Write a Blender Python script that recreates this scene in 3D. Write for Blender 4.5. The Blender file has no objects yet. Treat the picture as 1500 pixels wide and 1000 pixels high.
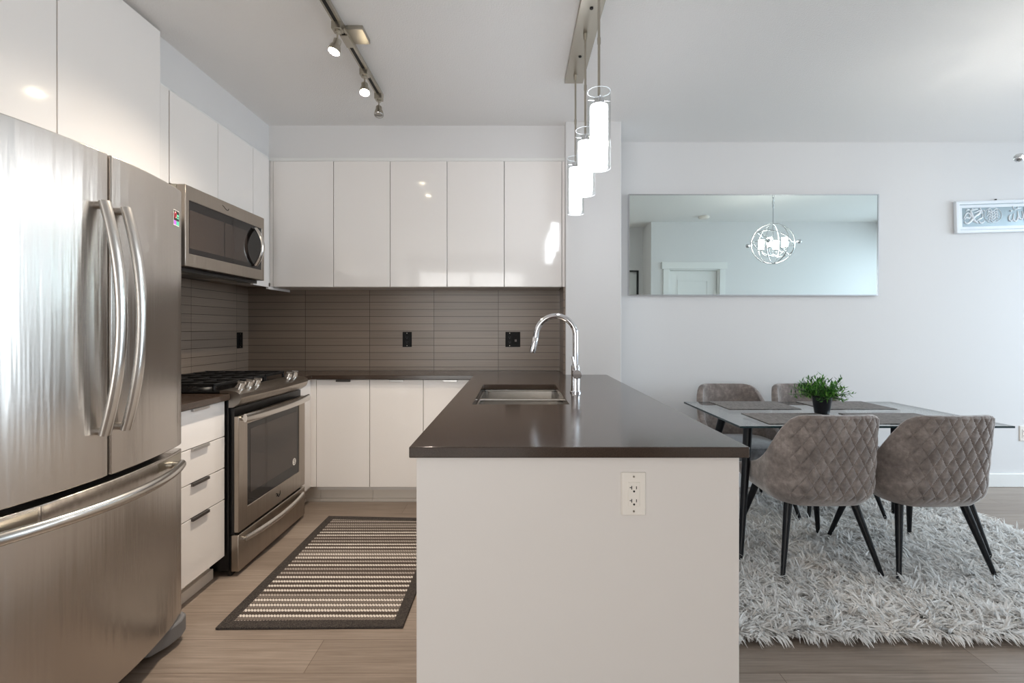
import bpy, bmesh, math, random
import numpy as np
from mathutils import Vector, Matrix
random.seed(7); rng = np.random.default_rng(7)
S = bpy.context.scene
COL = S.collection
PI = math.pi
R = math.radians

# ------------------------------------------------------------------ camera, world, daylight, fill light, exposure
cam = bpy.data.objects.new('camera', bpy.data.cameras.new('camera'))
COL.objects.link(cam)
cam.location = (0, 0, 1.24); cam.rotation_euler = (R(90), 0, 0)
cam.data.sensor_width = 36; cam.data.lens = 36 * 700 / 1500
cam.data.shift_x = -5 / 1500; cam.data.shift_y = -19 / 1500
cam.data.clip_start = 0.02
S.camera = cam
w = bpy.data.worlds.new('world'); S.world = w; w.use_nodes = True
wb = w.node_tree.nodes['Background']
wb.inputs[0].default_value = (0.82, 0.90, 1.0, 1); wb.inputs[1].default_value = 0.6
S.view_settings.view_transform = 'Standard'; S.view_settings.look = 'None'
S.view_settings.gamma = 1; S.view_settings.use_curve_mapping = False
S.view_settings.exposure = 0.75
S.cycles.max_bounces = 16; S.cycles.diffuse_bounces = 10; S.cycles.transmission_bounces = 12; S.cycles.transparent_max_bounces = 12

def area(name, loc, rot, sx, sy, power, col):
    l = bpy.data.lights.new(name, 'AREA'); l.shape = 'RECTANGLE'; l.size = sx; l.size_y = sy
    l.energy = power; l.color = col
    o = bpy.data.objects.new(name, l); COL.objects.link(o); o.location = loc; o.rotation_euler = rot
    return o
# daylight through the right window, plus fill light added behind the camera (lamps stand outside the glass)
area('daylight_right', (6.6, 2.2, 2.2), (0, R(64), 0), 3.2, 3.6, 232, (0.77, 0.88, 1.0))
area('fill_behind', (-0.9, -2.85, 1.50), (R(90), 0, 0), 2.9, 2.5, 70, (1.0, 0.93, 0.88))

# ------------------------------------------------------------------ materials
def lin(c):
    return tuple(((v / 255) / 12.92 if v / 255 <= 0.04045 else ((v / 255 + 0.055) / 1.055) ** 2.4) for v in c)
class NT:
    def __init__(s, name):
        s.m = bpy.data.materials.new(name); s.m.use_nodes = True
        s.n = s.m.node_tree.nodes; s.l = s.m.node_tree.links; s.b = s.n['Principled BSDF']
    def new(s, t, **kw):
        n = s.n.new(t)
        for k, v in kw.items(): setattr(n, k, v)
        return n
    def link(s, a, b): s.l.new(a, b)
    def coord(s): return s.new('ShaderNodeTexCoord').outputs['Object']
    def mapping(s, src, scale=(1, 1, 1), loc=(0, 0, 0), rot=(0, 0, 0)):
        m = s.new('ShaderNodeMapping'); s.link(src, m.inputs[0])
        m.inputs['Scale'].default_value = scale; m.inputs['Location'].default_value = loc; m.inputs['Rotation'].default_value = rot
        return m.outputs[0]
    def noise(s, src, scale, detail=3, rough=0.5):
        n = s.new('ShaderNodeTexNoise'); s.link(src, n.inputs['Vector'])
        n.inputs['Scale'].default_value = scale; n.inputs['Detail'].default_value = detail; n.inputs['Roughness'].default_value = rough
        return n.outputs['Fac']
    def ramp(s, src, stops, interp='LINEAR'):
        r = s.new('ShaderNodeValToRGB'); s.link(src, r.inputs[0]); e = r.color_ramp; e.interpolation = interp
        while len(e.elements) < len(stops): e.elements.new(0.5)
        for el, (p, c) in zip(e.elements, stops): el.position = p; el.color = (*c, 1)
        return r.outputs[0]
    def mix(s, fac, a, b, mode='MIX'):
        m = s.new('ShaderNodeMix', data_type='RGBA', blend_type=mode)
        for sock, v in ((m.inputs[0], fac), (m.inputs[6], a), (m.inputs[7], b)):
            if isinstance(v, (int, float)): sock.default_value = v
            elif isinstance(v, tuple): sock.default_value = (*v, 1)
            else: s.link(v, sock)
        return m.outputs[2]
    def math(s, op, a, b=0.0, c=0.0):
        m = s.new('ShaderNodeMath', operation=op)
        for i, v in enumerate((a, b, c)):
            if isinstance(v, (int, float)): m.inputs[i].default_value = v
            else: s.link(v, m.inputs[i])
        return m.outputs[0]
    def bump(s, h, strength=0.3, dist=0.01):
        b = s.new('ShaderNodeBump'); s.link(h, b.inputs['Height'])
        b.inputs['Strength'].default_value = strength; b.inputs['Distance'].default_value = dist
        s.link(b.outputs[0], s.b.inputs['Normal']); return b
def P(name, rgb, rough=0.5, metal=0.0, coat=0.0, spec=0.5, aniso=0.0, emit=None, es=0.0):
    t = NT(name); b = t.b
    b.inputs['Base Color'].default_value = (*lin(rgb), 1); b.inputs['Roughness'].default_value = rough
    b.inputs['Metallic'].default_value = metal; b.inputs['Coat Weight'].default_value = coat
    b.inputs['Coat Roughness'].default_value = 0.03; b.inputs['Specular IOR Level'].default_value = spec
    b.inputs['Anisotropic'].default_value = aniso
    if emit: b.inputs['Emission Color'].default_value = (*emit, 1); b.inputs['Emission Strength'].default_value = es
    return t.m
def thin_glass(name, tint=(1, 1, 1), rough=0.0, power=5.0):
    t = NT(name); t.n.remove(t.b); out = t.n['Material Output']
    tr = t.new('ShaderNodeBsdfTransparent'); tr.inputs[0].default_value = (*tint, 1)
    gl = t.new('ShaderNodeBsdfGlossy'); gl.inputs['Roughness'].default_value = rough
    lw = t.new('ShaderNodeLayerWeight'); lw.inputs[0].default_value = 0.5
    fr = t.math('MULTIPLY_ADD', t.math('POWER', lw.outputs['Facing'], power), 0.90, 0.04)
    mx = t.new('ShaderNodeMixShader'); t.link(fr, mx.inputs[0]); t.link(tr.outputs[0], mx.inputs[1]); t.link(gl.outputs[0], mx.inputs[2])
    t.link(mx.outputs[0], out.inputs[0]); return t.m

def m_wall(name, rgb, bumpy=0.08, scale=220):
    t = NT(name); t.b.inputs['Base Color'].default_value = (*lin(rgb), 1); t.b.inputs['Roughness'].default_value = 0.7
    t.b.inputs['Specular IOR Level'].default_value = 0.25
    t.bump(t.noise(t.coord(), scale, 4), bumpy, 0.004); return t.m
M = {}
M['wall'] = m_wall('wall_paint', (220, 219, 219))
M['ceiling'] = m_wall('ceiling_texture', (236, 235, 234), 0.55, 130)
M['trim'] = P('trim_paint', (228, 228, 226), 0.4)
M['gloss'] = P('white_lacquer', (240, 236, 233), 0.10, coat=0.6)
M['panel'] = P('white_panel', (222, 217, 213), 0.35)
M['carcass'] = P('white_carcass', (214, 210, 206), 0.4)
M['kick'] = P('kick_board', (214, 206, 196), 0.5)
M['black'] = P('black_plastic', (14, 14, 15), 0.3)
M['blackmetal'] = P('cast_iron', (20, 20, 21), 0.45)
M['enamel'] = P('black_enamel', (18, 17, 17), 0.15)
M['darkglass'] = P('dark_glass', (18, 14, 13), 0.06, spec=0.5)
M['ovenglass'] = P('oven_glass', (58, 49, 44), 0.08, spec=0.5)
M['chrome'] = P('chrome', (225, 225, 228), 0.06, 1.0)
M['nickel'] = P('brushed_nickel', (178, 172, 160), 0.28, 1.0)
M['silver'] = P('silver_metal', (205, 207, 210), 0.22, 1.0)
M['handle'] = P('steel_handle', (206, 202, 197), 0.24, 1.0)
M['tab'] = P('dark_tab_handle', (92, 88, 86), 0.35, 0.8)
M['tabsteel'] = P('steel_tab_handle', (185, 183, 181), 0.3, 0.9)
M['legblack'] = P('black_leg_paint', (9, 10, 15), 0.35, spec=0.3)
M['sinksteel'] = P('sink_steel', (205, 201, 196), 0.25, 1.0)
M['glass'] = thin_glass('clear_glass', (0.97, 0.98, 0.98))
M['glassrim'] = P('glass_rim', (232, 238, 244), 0.1, spec=0.9)
M['tableglass'] = thin_glass('table_glass', (0.93, 0.97, 0.965), power=2.7)
M['glassedge'] = P('glass_edge', (28, 48, 52), 0.15)
M['pane'] = thin_glass('window_glass', (0.96, 0.98, 0.98))
M['mirror'] = P('mirror_silver', (226, 236, 234), 0.0, 1.0)
M['pot'] = P('plant_pot', (16, 17, 24), 0.35)
M['soil'] = P('soil', (30, 24, 18), 0.9)
M['white_plastic'] = P('white_plastic', (232, 226, 218), 0.35)
M['slot'] = P('slot_dark', (20, 18, 17), 0.6)
M['rubber'] = P('grey_plastic', (112, 112, 114), 0.45)
M['lit_tube'] = P('lit_frosted_glass', (250, 250, 250), 0.4, emit=(0.93, 0.95, 1.0), es=10.0)
M['lit_shade'] = P('lit_candle_shade', (250, 250, 248), 0.4, emit=(1.0, 0.96, 0.88), es=22.0)
M['lit_spot'] = P('lit_spot_bulb', (250, 240, 220), 0.3, emit=(1.0, 0.86, 0.62), es=60.0)
M['unlit_spot'] = P('unlit_spot_bulb', (190, 190, 186), 0.12, 0.6)
M['picture_silver'] = P('picture_silver', (146, 160, 166), 0.3, 0.4)
M['picture_white'] = P('picture_white', (228, 233, 238), 0.35)

def steel(name, rgb, rough, axis):
    t = NT(name); b = t.b
    b.inputs['Metallic'].default_value = 1.0
    sc = [90, 90, 90]; sc[axis] = 1.2
    n = t.noise(t.mapping(t.coord(), tuple(sc)), 3, 2, 0.5)
    t.link(t.ramp(n, [(0.2, tuple(v * 0.97 for v in lin(rgb))), (0.8, lin(rgb))]), b.inputs['Base Color'])
    b.inputs['Roughness'].default_value = rough
    wave = t.noise(t.mapping(t.coord(), (1, 7, 0.35)), 2.2, 3, 0.6)
    t.bump(wave, 0.35, 0.012)
    return t.m
M['steel'] = steel('brushed_steel_fridge', (196, 190, 184), 0.27, 1)
M['steel_range'] = steel('brushed_steel_range', (170, 161, 151), 0.30, 1)

def quartz():
    t = NT('dark_quartz')
    n = t.noise(t.coord(), 420, 2)
    t.link(t.ramp(n, [(0.3, lin((50, 39, 32))), (0.7, lin((66, 53, 45)))]), t.b.inputs['Base Color'])
    t.b.inputs['Roughness'].default_value = 0.16; t.b.inputs['Specular IOR Level'].default_value = 0.55
    t.b.inputs['Coat Weight'].default_value = 0.2; t.b.inputs['Coat Roughness'].default_value = 0.12
    return t.m
M['quartz'] = quartz()

def tiles(name, horiz, off):
    t = NT(name); sx = t.new('ShaderNodeSeparateXYZ'); t.link(t.coord(), sx.inputs[0])
    cb = t.new('ShaderNodeCombineXYZ'); t.link(sx.outputs[horiz], cb.inputs[0]); t.link(sx.outputs[2], cb.inputs[1])
    mp = t.mapping(cb.outputs[0], loc=(off, 0, 0))
    br = t.new('ShaderNodeTexBrick'); br.offset = 0.0; t.link(mp, br.inputs['Vector'])
    br.inputs['Scale'].default_value = 1; br.inputs['Brick Width'].default_value = 0.497; br.inputs['Row Height'].default_value = 0.0555
    br.inputs['Mortar Size'].default_value = 0.0016; br.inputs['Mortar Smooth'].default_value = 0.1; br.inputs['Bias'].default_value = 0
    br.inputs['Color1'].default_value = (*lin((142, 127, 114)), 1); br.inputs['Color2'].default_value = (*lin((132, 118, 106)), 1)
    br.inputs['Mortar'].default_value = (*lin((60, 46, 36)), 1)
    st = t.noise(t.mapping(cb.outputs[0], (2.5, 160, 1)), 1, 3)
    c = t.mix(0.5, br.outputs['Color'], t.ramp(st, [(0.3, (0.72, 0.72, 0.72)), (0.7, (1, 1, 1))]), 'MULTIPLY')
    t.link(c, t.b.inputs['Base Color']); t.b.inputs['Roughness'].default_value = 0.28
    t.bump(t.math('SUBTRACT', t.math('MULTIPLY', st, 0.15), br.outputs['Fac']), 0.25, 0.002)
    return t.m
M['tile_back'] = tiles('taupe_tile_back', 0, 0.132 + 0.497 * 8)
M['tile_left'] = tiles('taupe_tile_left', 1, -0.06)

def planks():
    t = NT('laminate_floor'); co = t.coord()
    br = t.new('ShaderNodeTexBrick'); br.offset = 0.37; br.offset_frequency = 2; t.link(t.mapping(co, loc=(20.3, 20.11, 0)), br.inputs['Vector'])
    br.inputs['Scale'].default_value = 1; br.inputs['Brick Width'].default_value = 1.25; br.inputs['Row Height'].default_value = 0.185
    br.inputs['Mortar Size'].default_value = 0.0012; br.inputs['Bias'].default_value = 0
    br.inputs['Color1'].default_value = (*lin((164, 150, 138)), 1); br.inputs['Color2'].default_value = (*lin((146, 132, 120)), 1)
    br.inputs['Mortar'].default_value = (*lin((104, 86, 72)), 1)
    g = t.noise(t.mapping(co, (2.2, 60, 1)), 1.6, 6, 0.65)
    g2 = t.noise(t.mapping(co, (0.9, 9, 1)), 2.0, 4)
    c = t.mix(0.85, br.outputs['Color'], t.ramp(g, [(0.32, (0.58, 0.55, 0.53)), (0.7, (1.05, 1.05, 1.05))]), 'MULTIPLY')
    c = t.mix(0.5, c, t.ramp(g2, [(0.3, (0.75, 0.73, 0.71)), (0.7, (1.05, 1.05, 1.05))]), 'MULTIPLY')
    t.link(c, t.b.inputs['Base Color']); t.b.inputs['Roughness'].default_value = 0.34; t.b.inputs['Specular IOR Level'].default_value = 0.55
    t.bump(t.math('SUBTRACT', t.math('MULTIPLY', g, 0.25), br.outputs['Fac']), 0.2, 0.002)
    return t.m
M['floor'] = planks()

def velvet(name, rgb, hi):
    t = NT(name); co = t.coord()
    n = t.math('ADD', t.math('MULTIPLY', t.noise(co, 11, 5, 0.62), 0.6), t.math('MULTIPLY', t.noise(co, 48, 4, 0.65), 0.4))
    t.link(t.ramp(n, [(0.36, tuple(v * 0.66 for v in lin(rgb))), (0.5, lin(rgb)), (0.66, lin(hi))]), t.b.inputs['Base Color'])
    t.b.inputs['Roughness'].default_value = 0.75; t.b.inputs['Sheen Weight'].default_value = 0.6; t.b.inputs['Sheen Roughness'].default_value = 0.4
    t.b.inputs['Specular IOR Level'].default_value = 0.2
    t.bump(t.noise(co, 420, 2), 0.12, 0.002); return t.m
M['velvet'] = velvet('grey_velvet', (126, 116, 111), (156, 146, 140))
M['seat_cloth'] = velvet('seat_cloth', (122, 121, 124), (146, 146, 149))

def placemat():
    t = NT('woven_grey'); co = t.coord()
    n = t.noise(t.mapping(co, (30, 300, 1)), 1, 3, 0.7); n2 = t.noise(t.mapping(co, (300, 30, 1)), 1, 3, 0.7)
    t.link(t.ramp(t.math('MULTIPLY', t.math('ADD', n, n2), 0.5), [(0.38, lin((84, 78, 76))), (0.62, lin((150, 144, 140)))]), t.b.inputs['Base Color'])
    t.b.inputs['Roughness'].default_value = 0.8; t.bump(n, 0.3, 0.002); return t.m
M['mat'] = placemat()

def rug_field():
    t = NT('striped_braid'); co = t.coord(); sx = t.new('ShaderNodeSeparateXYZ'); t.link(co, sx.inputs[0])
    y = t.math('ADD', t.math('MULTIPLY', t.math('SUBTRACT', sx.outputs[1], 1.98), 1 / 1.16), t.math('MULTIPLY', t.math('SUBTRACT', t.noise(co, 60, 2), 0.5), 0.004))
    rowi = t.math('FLOOR', t.math('MULTIPLY', y, 58))
    wn = t.new('ShaderNodeTexWhiteNoise', noise_dimensions='1D'); t.link(rowi, wn.inputs['W'])
    D, Mi, L, B = lin((84, 74, 68)), lin((124, 114, 107)), lin((212, 204, 196)), lin((166, 157, 149))
    cl = t.ramp(wn.outputs['Value'], [(0, B), (0.45, L)], 'CONSTANT'); cd = t.ramp(wn.outputs['Value'], [(0, D), (0.6, Mi)], 'CONSTANT')
    c = t.mix(t.math('GREATER_THAN', t.math('MODULO', rowi, 2.0), 0.5), cd, cl)
    # braid: slanted flecks alternating in direction row by row
    row = t.math('FLOOR', t.math('MULTIPLY', y, 58)); par = t.math('MULTIPLY_ADD', t.math('MODULO', row, 2), 2, -1)
    fr = t.math('FRACT', t.math('MULTIPLY', y, 58))
    ph = t.math('ADD', t.math('MULTIPLY', sx.outputs[0], 75), t.math('MULTIPLY', t.math('MULTIPLY', fr, par), 0.8))
    s = t.math('ABSOLUTE', t.math('SUBTRACT', t.math('FRACT', ph), 0.5))
    edge = t.math('MULTIPLY', t.math('MULTIPLY', fr, t.math('SUBTRACT', 1, fr)), 4)
    h = t.math('MULTIPLY', t.math('MULTIPLY', s, 2), edge)
    c = t.mix(t.math('LESS_THAN', h, 0.13), c, lin((70, 61, 56)))
    t.link(c, t.b.inputs['Base Color']); t.b.inputs['Roughness'].default_value = 0.9; t.b.inputs['Specular IOR Level'].default_value = 0.1
    t.bump(h, 0.8, 0.004); return t.m
M['rug_field'] = rug_field()
def rug_border():
    t = NT('rug_binding'); co = t.coord(); n = t.noise(co, 240, 3, 0.7)
    t.link(t.ramp(n, [(0.38, lin((26, 22, 21))), (0.6, lin((74, 66, 61)))]), t.b.inputs['Base Color'])
    t.b.inputs['Roughness'].default_value = 0.95; t.bump(n, 0.8, 0.004); return t.m
M['rug_border'] = rug_border()
def per_strand(name, stops, rough=0.7, trans=0.0):
    t = NT(name); g = t.new('ShaderNodeNewGeometry')
    t.link(t.ramp(g.outputs['Random Per Island'], stops), t.b.inputs['Base Color'])
    t.b.inputs['Roughness'].default_value = rough; t.b.inputs['Specular IOR Level'].default_value = 0.3
    if trans:
        vm = t.new('ShaderNodeVectorMath', operation='MULTIPLY_ADD'); t.link(g.outputs['Normal'], vm.inputs[0]); vm.inputs[1].default_value = (0.45, 0.45, 0.45); vm.inputs[2].default_value = (0, 0, 0.8)
        vn = t.new('ShaderNodeVectorMath', operation='NORMALIZE'); t.link(vm.outputs[0], vn.inputs[0]); t.link(vn.outputs[0], t.b.inputs['Normal'])
        tl = t.new('ShaderNodeBsdfTranslucent'); t.link(t.b.inputs['Base Color'].links[0].from_socket, tl.inputs[0])
        mx = t.new('ShaderNodeMixShader'); mx.inputs[0].default_value = trans
        t.link(t.b.outputs[0], mx.inputs[1]); t.link(tl.outputs[0], mx.inputs[2]); t.link(mx.outputs[0], t.n['Material Output'].inputs[0])
    return t.m
M['shag'] = per_strand('shag_pile', [(0, lin((222, 214, 207))), (0.2, lin((246, 242, 237))), (0.6, lin((252, 250, 247))), (1, lin((255, 254, 252)))], 0.5, 0.45)
M['rug_back'] = P('rug_backing', (226, 220, 212), 0.9)
M['leaf'] = per_strand('leaf_green', [(0, lin((28, 62, 22))), (0.4, lin((52, 108, 36))), (0.8, lin((92, 150, 58))), (1, lin((128, 176, 84)))], 0.45)
M['stem'] = P('stem_green', (60, 96, 44), 0.6)
M['sticker_black'] = P('sticker_black', (12, 14, 14), 0.3)
M['sticker_red'] = P('sticker_red', (216, 70, 84), 0.4)
M['sticker_teal'] = P('sticker_teal', (70, 190, 150), 0.4)
M['sticker_violet'] = P('sticker_violet', (176, 92, 206), 0.4)
M['sticker_white'] = P('sticker_white', (230, 226, 220), 0.4)
M['red_lamp'] = P('amber_lens', (120, 60, 30), 0.3)

# ------------------------------------------------------------------ mesh helpers
def box(bm, x0, x1, y0, y1, z0, z1):
    v = [bm.verts.new(p) for p in ((x0, y0, z0), (x1, y0, z0), (x1, y1, z0), (x0, y1, z0), (x0, y0, z1), (x1, y0, z1), (x1, y1, z1), (x0, y1, z1))]
    for f in ((0, 3, 2, 1), (4, 5, 6, 7), (0, 1, 5, 4), (1, 2, 6, 5), (2, 3, 7, 6), (3, 0, 4, 7)): bm.faces.new([v[i] for i in f])
def frame_of(d):
    d = d.normalized(); a = Vector((0, 0, 1)) if abs(d.z) < 0.9 else Vector((1, 0, 0))
    u = d.cross(a).normalized(); return u, d.cross(u).normalized()
def tube(bm, pts, radii, seg=12, caps=True, closed=False, flat=1.0, up=None):
    pts = [Vector(p) for p in pts]; n = len(pts)
    if isinstance(radii, (int, float)): radii = [radii] * n
    rings = []; u = None
    for i, p in enumerate(pts):
        if closed: d = pts[(i + 1) % n] - pts[i - 1]
        else: d = pts[min(i + 1, n - 1)] - pts[max(i - 1, 0)]
        d.normalize()
        if up is not None: u = (Vector(up) - d * d.dot(Vector(up))).normalized()
        elif u is None: u, _ = frame_of(d)
        else: u = (u - d * d.dot(u)).normalized()
        v = d.cross(u)
        rings.append([bm.verts.new(p + (u * math.cos(2 * PI * k / seg) * flat + v * math.sin(2 * PI * k / seg)) * radii[i]) for k in range(seg)])
    for i in range(n if closed else n - 1):
        a, b = rings[i], rings[(i + 1) % n]
        for k in range(seg): bm.faces.new((a[k], a[(k + 1) % seg], b[(k + 1) % seg], b[k]))
    if caps and not closed:
        bm.faces.new(rings[0][::-1]); bm.faces.new(rings[-1])
def lathe(bm, prof, c=(0, 0, 0), axis='z', seg=32, cap0=False, cap1=False):
    c = Vector(c); rings = []
    for r, h in prof:
        ring = []
        for k in range(seg):
            a = 2 * PI * k / seg; x, y = r * math.cos(a), r * math.sin(a)
            p = {'z': (x, y, h), 'y': (x, h, y), 'x': (h, x, y)}[axis]
            ring.append(bm.verts.new(c + Vector(p)))
        rings.append(ring)
    for a, b in zip(rings, rings[1:]):
        for k in range(seg): bm.faces.new((a[k], a[(k + 1) % seg], b[(k + 1) % seg], b[k]))
    if cap0: bm.faces.new(rings[0][::-1])
    if cap1: bm.faces.new(rings[-1])
def prism(bm, poly, axis, a0, a1):
    def pt(p, h): return {'x': (h, p[0], p[1]), 'y': (p[0], h, p[1]), 'z': (p[0], p[1], h)}[axis]
    A = [bm.verts.new(pt(p, a0)) for p in poly]; B = [bm.verts.new(pt(p, a1)) for p in poly]; n = len(poly)
    for i in range(n): bm.faces.new((A[i], A[(i + 1) % n], B[(i + 1) % n], B[i]))
    bm.faces.new(A[::-1]); bm.faces.new(B)
def cells(bm, xs, ys, here, z0, z1):
    vt = {}
    def V(i, j, k):
        if (i, j, k) not in vt: vt[(i, j, k)] = bm.verts.new((xs[i], ys[j], (z0, z1)[k]))
        return vt[(i, j, k)]
    ok = {(i, j) for i in range(len(xs) - 1) for j in range(len(ys) - 1) if here((xs[i] + xs[i + 1]) / 2, (ys[j] + ys[j + 1]) / 2)}
    for i, j in ok:
        bm.faces.new((V(i, j, 1), V(i + 1, j, 1), V(i + 1, j + 1, 1), V(i, j + 1, 1)))
        bm.faces.new((V(i, j, 0), V(i, j + 1, 0), V(i + 1, j + 1, 0), V(i + 1, j, 0)))
        for (di, dj, a, b) in ((-1, 0, (i, j + 1), (i, j)), (1, 0, (i + 1, j), (i + 1, j + 1)), (0, -1, (i, j), (i + 1, j)), (0, 1, (i + 1, j + 1), (i, j + 1))):
            if (i + di, j + dj) not in ok: bm.faces.new((V(*a, 0), V(*b, 0), V(*b, 1), V(*a, 1)))
def BM(fn=None, *a, **k):
    bm = bmesh.new()
    if fn: fn(bm, *a, **k)
    return bm
def obj(name, bm, mat, parent=None, bevel=0.0, smooth=None, segs=2):
    bmesh.ops.recalc_face_normals(bm, faces=bm.faces)
    if parent is not None:
        p = parent; off = Vector((0, 0, 0))
        while p is not None: off += p.location; p = p.parent
        bmesh.ops.translate(bm, verts=bm.verts, vec=-off)
    me = bpy.data.meshes.new(name); bm.to_mesh(me); bm.free()
    mats = mat if isinstance(mat, (list, tuple)) else [mat]
    for m in mats: me.materials.append(M[m] if isinstance(m, str) else m)
    o = bpy.data.objects.new(name, me); COL.objects.link(o); o.parent = parent
    if smooth or (smooth is None and bevel):
        me.polygons.foreach_set('use_smooth', [True] * len(me.polygons))
        me.set_sharp_from_angle(angle=R(35))
    if bevel:
        md = o.modifiers.new('bevel', 'BEVEL'); md.width = bevel; md.segments = segs; md.limit_method = 'ANGLE'; md.angle_limit = R(40); md.harden_normals = False
    return o
def thing(name, label, cat, loc, group=None):
    o = bpy.data.objects.new(name, None); COL.objects.link(o); o.location = loc; o.empty_display_size = 0.1
    o['label'] = label; o['category'] = cat
    if group: o['group'] = group
    bpy.context.view_layer.update()
    return o
def tag(o, label, cat, group=None):
    o['label'] = label; o['category'] = cat
    if group: o['group'] = group
    return o
def struct(name, bm, mat, parent=None, bevel=0, smooth=None):
    o = obj(name, bm, mat, parent, bevel, smooth)
    if parent is None: o['kind'] = 'structure'
    return o
def dup(root, loc, rotz, label, group=None):
    r = root.copy(); COL.objects.link(r); r.location = loc; r.rotation_euler = (0, 0, rotz); r['label'] = label
    if group: r['group'] = group
    for ch in list(root.children):
        c = ch.copy(); COL.objects.link(c); c.parent = r
        for g in list(ch.children):
            d = g.copy(); COL.objects.link(d); d.parent = c
    return r
def bez(pts, n=24):
    """Catmull-Rom through the points"""
    P_ = [Vector(p) for p in pts]; P_ = [2 * P_[0] - P_[1]] + P_ + [2 * P_[-1] - P_[-2]]; out = []
    for i in range(1, len(P_) - 2):
        a, b, c, d = P_[i - 1:i + 3]
        for k in range(n):
            t = k / n; out.append(0.5 * ((2 * b) + (c - a) * t + (2 * a - 5 * b + 4 * c - d) * t * t + (3 * b - a - 3 * c + d) * t ** 3))
    out.append(P_[-2]); return out

# ------------------------------------------------------------------ key dimensions
HC = 2.70                      # ceiling
XL, YB = -2.072, 3.70          # kitchen left wall, kitchen back wall
YD = 3.75                      # dining wall
XR, YN, YH = 5.40, 0.64, -2.60 # right wall, near dining wall, wall behind
PX0, PX1, PY = 0.354, 0.747, 3.37
CT, CB = 0.915, 0.885          # counter top / underside
UF = 3.42                      # back upper door face

# ------------------------------------------------------------------ setting
struct('floor', BM(box, XL - 0.1, XR + 0.1, YH - 0.1, YD + 0.1, -0.08, 0), 'floor')
struct('ceiling', BM(box, XL - 0.1, XR + 0.1, YH - 0.1, YD + 0.1, HC, HC + 0.1), 'ceiling')
struct('wall_left', BM(box, XL - 0.1, XL, YH, YB, 0, HC), 'wall')
struct('wall_back', BM(box, XL - 0.1, PX0, YB, YB + 0.1, 0, HC), 'wall')
struct('wall_pillar', BM(box, PX0, PX1, PY, YD + 0.1, 0, HC), 'wall', bevel=0.004)
struct('wall_far', BM(box, PX1, XR, YD, YD + 0.1, 0, HC), 'wall')
def wall_opening(bm, axis, c0, c1, a0, a1, o0, o1, z0, z1):
    def bx(p0, p1, q0, q1):
        if axis == 'x': box(bm, c0, c1, p0, p1, q0, q1)
        else: box(bm, p0, p1, c0, c1, q0, q1)
    bx(a0, o0, 0, HC); bx(o1, a1, 0, HC); bx(o0, o1, z1, HC)
    if z0 > 0: bx(o0, o1, 0, z0)
struct('wall_right', BM(wall_opening, 'x', XR, XR + 0.1, YN, YD, 0.80, 3.55, 0.06, 2.45), 'wall')
struct('wall_behind', BM(wall_opening, 'y', YH - 0.1, YH, XL, 1.55, -1.95, 0.20, 0.02, 2.40), 'wall')
# near side of the dining room, seen only in the mirror: wall with a door, then a recess with a closet door
XC = 1.93
bm = BM(); box(bm, XC, 2.18, YN - 0.12, YN, 0, HC); box(bm, 2.90, XR, YN - 0.12, YN, 0, HC); box(bm, 2.18, 2.90, YN - 0.12, YN, 2.03, HC)
struct('wall_near', bm, 'wall')
bm = BM(); box(bm, XC, XC + 0.1, 0.2, YN - 0.12, 0, HC); struct('wall_return', bm, 'wall')
bm = BM(); box(bm, 1.87, XC + 0.1, 0.1, 0.2, 0, HC); box(bm, 1.55, 1.87, 0.1, 0.2, 2.06, HC); struct('wall_recess', bm, 'wall')
struct('wall_hall', BM(box, 1.45, 1.55, YH, 0.2, 0, HC), 'wall')
d1 = struct('door_1', BM(box, 2.205, 2.875, YN - 0.08, YN - 0.04, 0.01, 2.01), 'trim')
bm = BM()
for z0, z1 in ((0.15, 0.95), (1.10, 1.88)):
    for a in (box,):
        box(bm, 2.32, 2.76, YN - 0.041, YN - 0.034, z0, z0 + 0.018); box(bm, 2.32, 2.76, YN - 0.041, YN - 0.034, z1 - 0.018, z1)
        box(bm, 2.32, 2.338, YN - 0.041, YN - 0.034, z0 + 0.018, z1 - 0.018); box(bm, 2.742, 2.76, YN - 0.041, YN - 0.034, z0 + 0.018, z1 - 0.018)
obj('panel_moulding', bm, 'trim', d1)
bm = BM(); lathe(bm, [(0.0, 0.0), (0.026, 0.0), (0.026, 0.01), (0.012, 0.012), (0.012, 0.04), (0.026, 0.05), (0.022, 0.068), (0, 0.072)], (2.26, YN - 0.04, 1.0), 'y', 20)
obj('handle', bm, 'nickel', d1, smooth=True)
bm = BM(); box(bm, 2.10, 2.18, YN, YN + 0.02, 0, 2.03); box(bm, 2.90, 2.98, YN, YN + 0.02, 0, 2.03); box(bm, 2.075, 3.005, YN, YN + 0.028, 2.03, 2.13)
box(bm, 2.18, 2.20, YN - 0.12, YN, 0, 2.03); box(bm, 2.88, 2.90, YN - 0.12, YN, 0, 2.03); box(bm, 2.20, 2.88, YN - 0.12, YN, 2.012, 2.03)
struct('trim_1', bm, 'trim', bevel=0.002)
d2 = struct('door_2', BM(box, 1.55, 1.845, 0.12, 0.155, 0.01, 2.04), 'trim')
bm = BM(); box(bm, 1.60, 1.80, 0.155, 0.162, 1.85, 1.87); box(bm, 1.78, 1.80, 0.155, 0.162, 0.3, 1.85)
obj('panel_moulding', bm, 'trim', d2)
bm = BM(); box(bm, 1.845, 1.87, 0.12, 0.19, 0, 2.06); box(bm, 1.55, 1.845, 0.12, 0.19, 2.04, 2.06)
struct('trim_2', bm, 'black')
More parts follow.
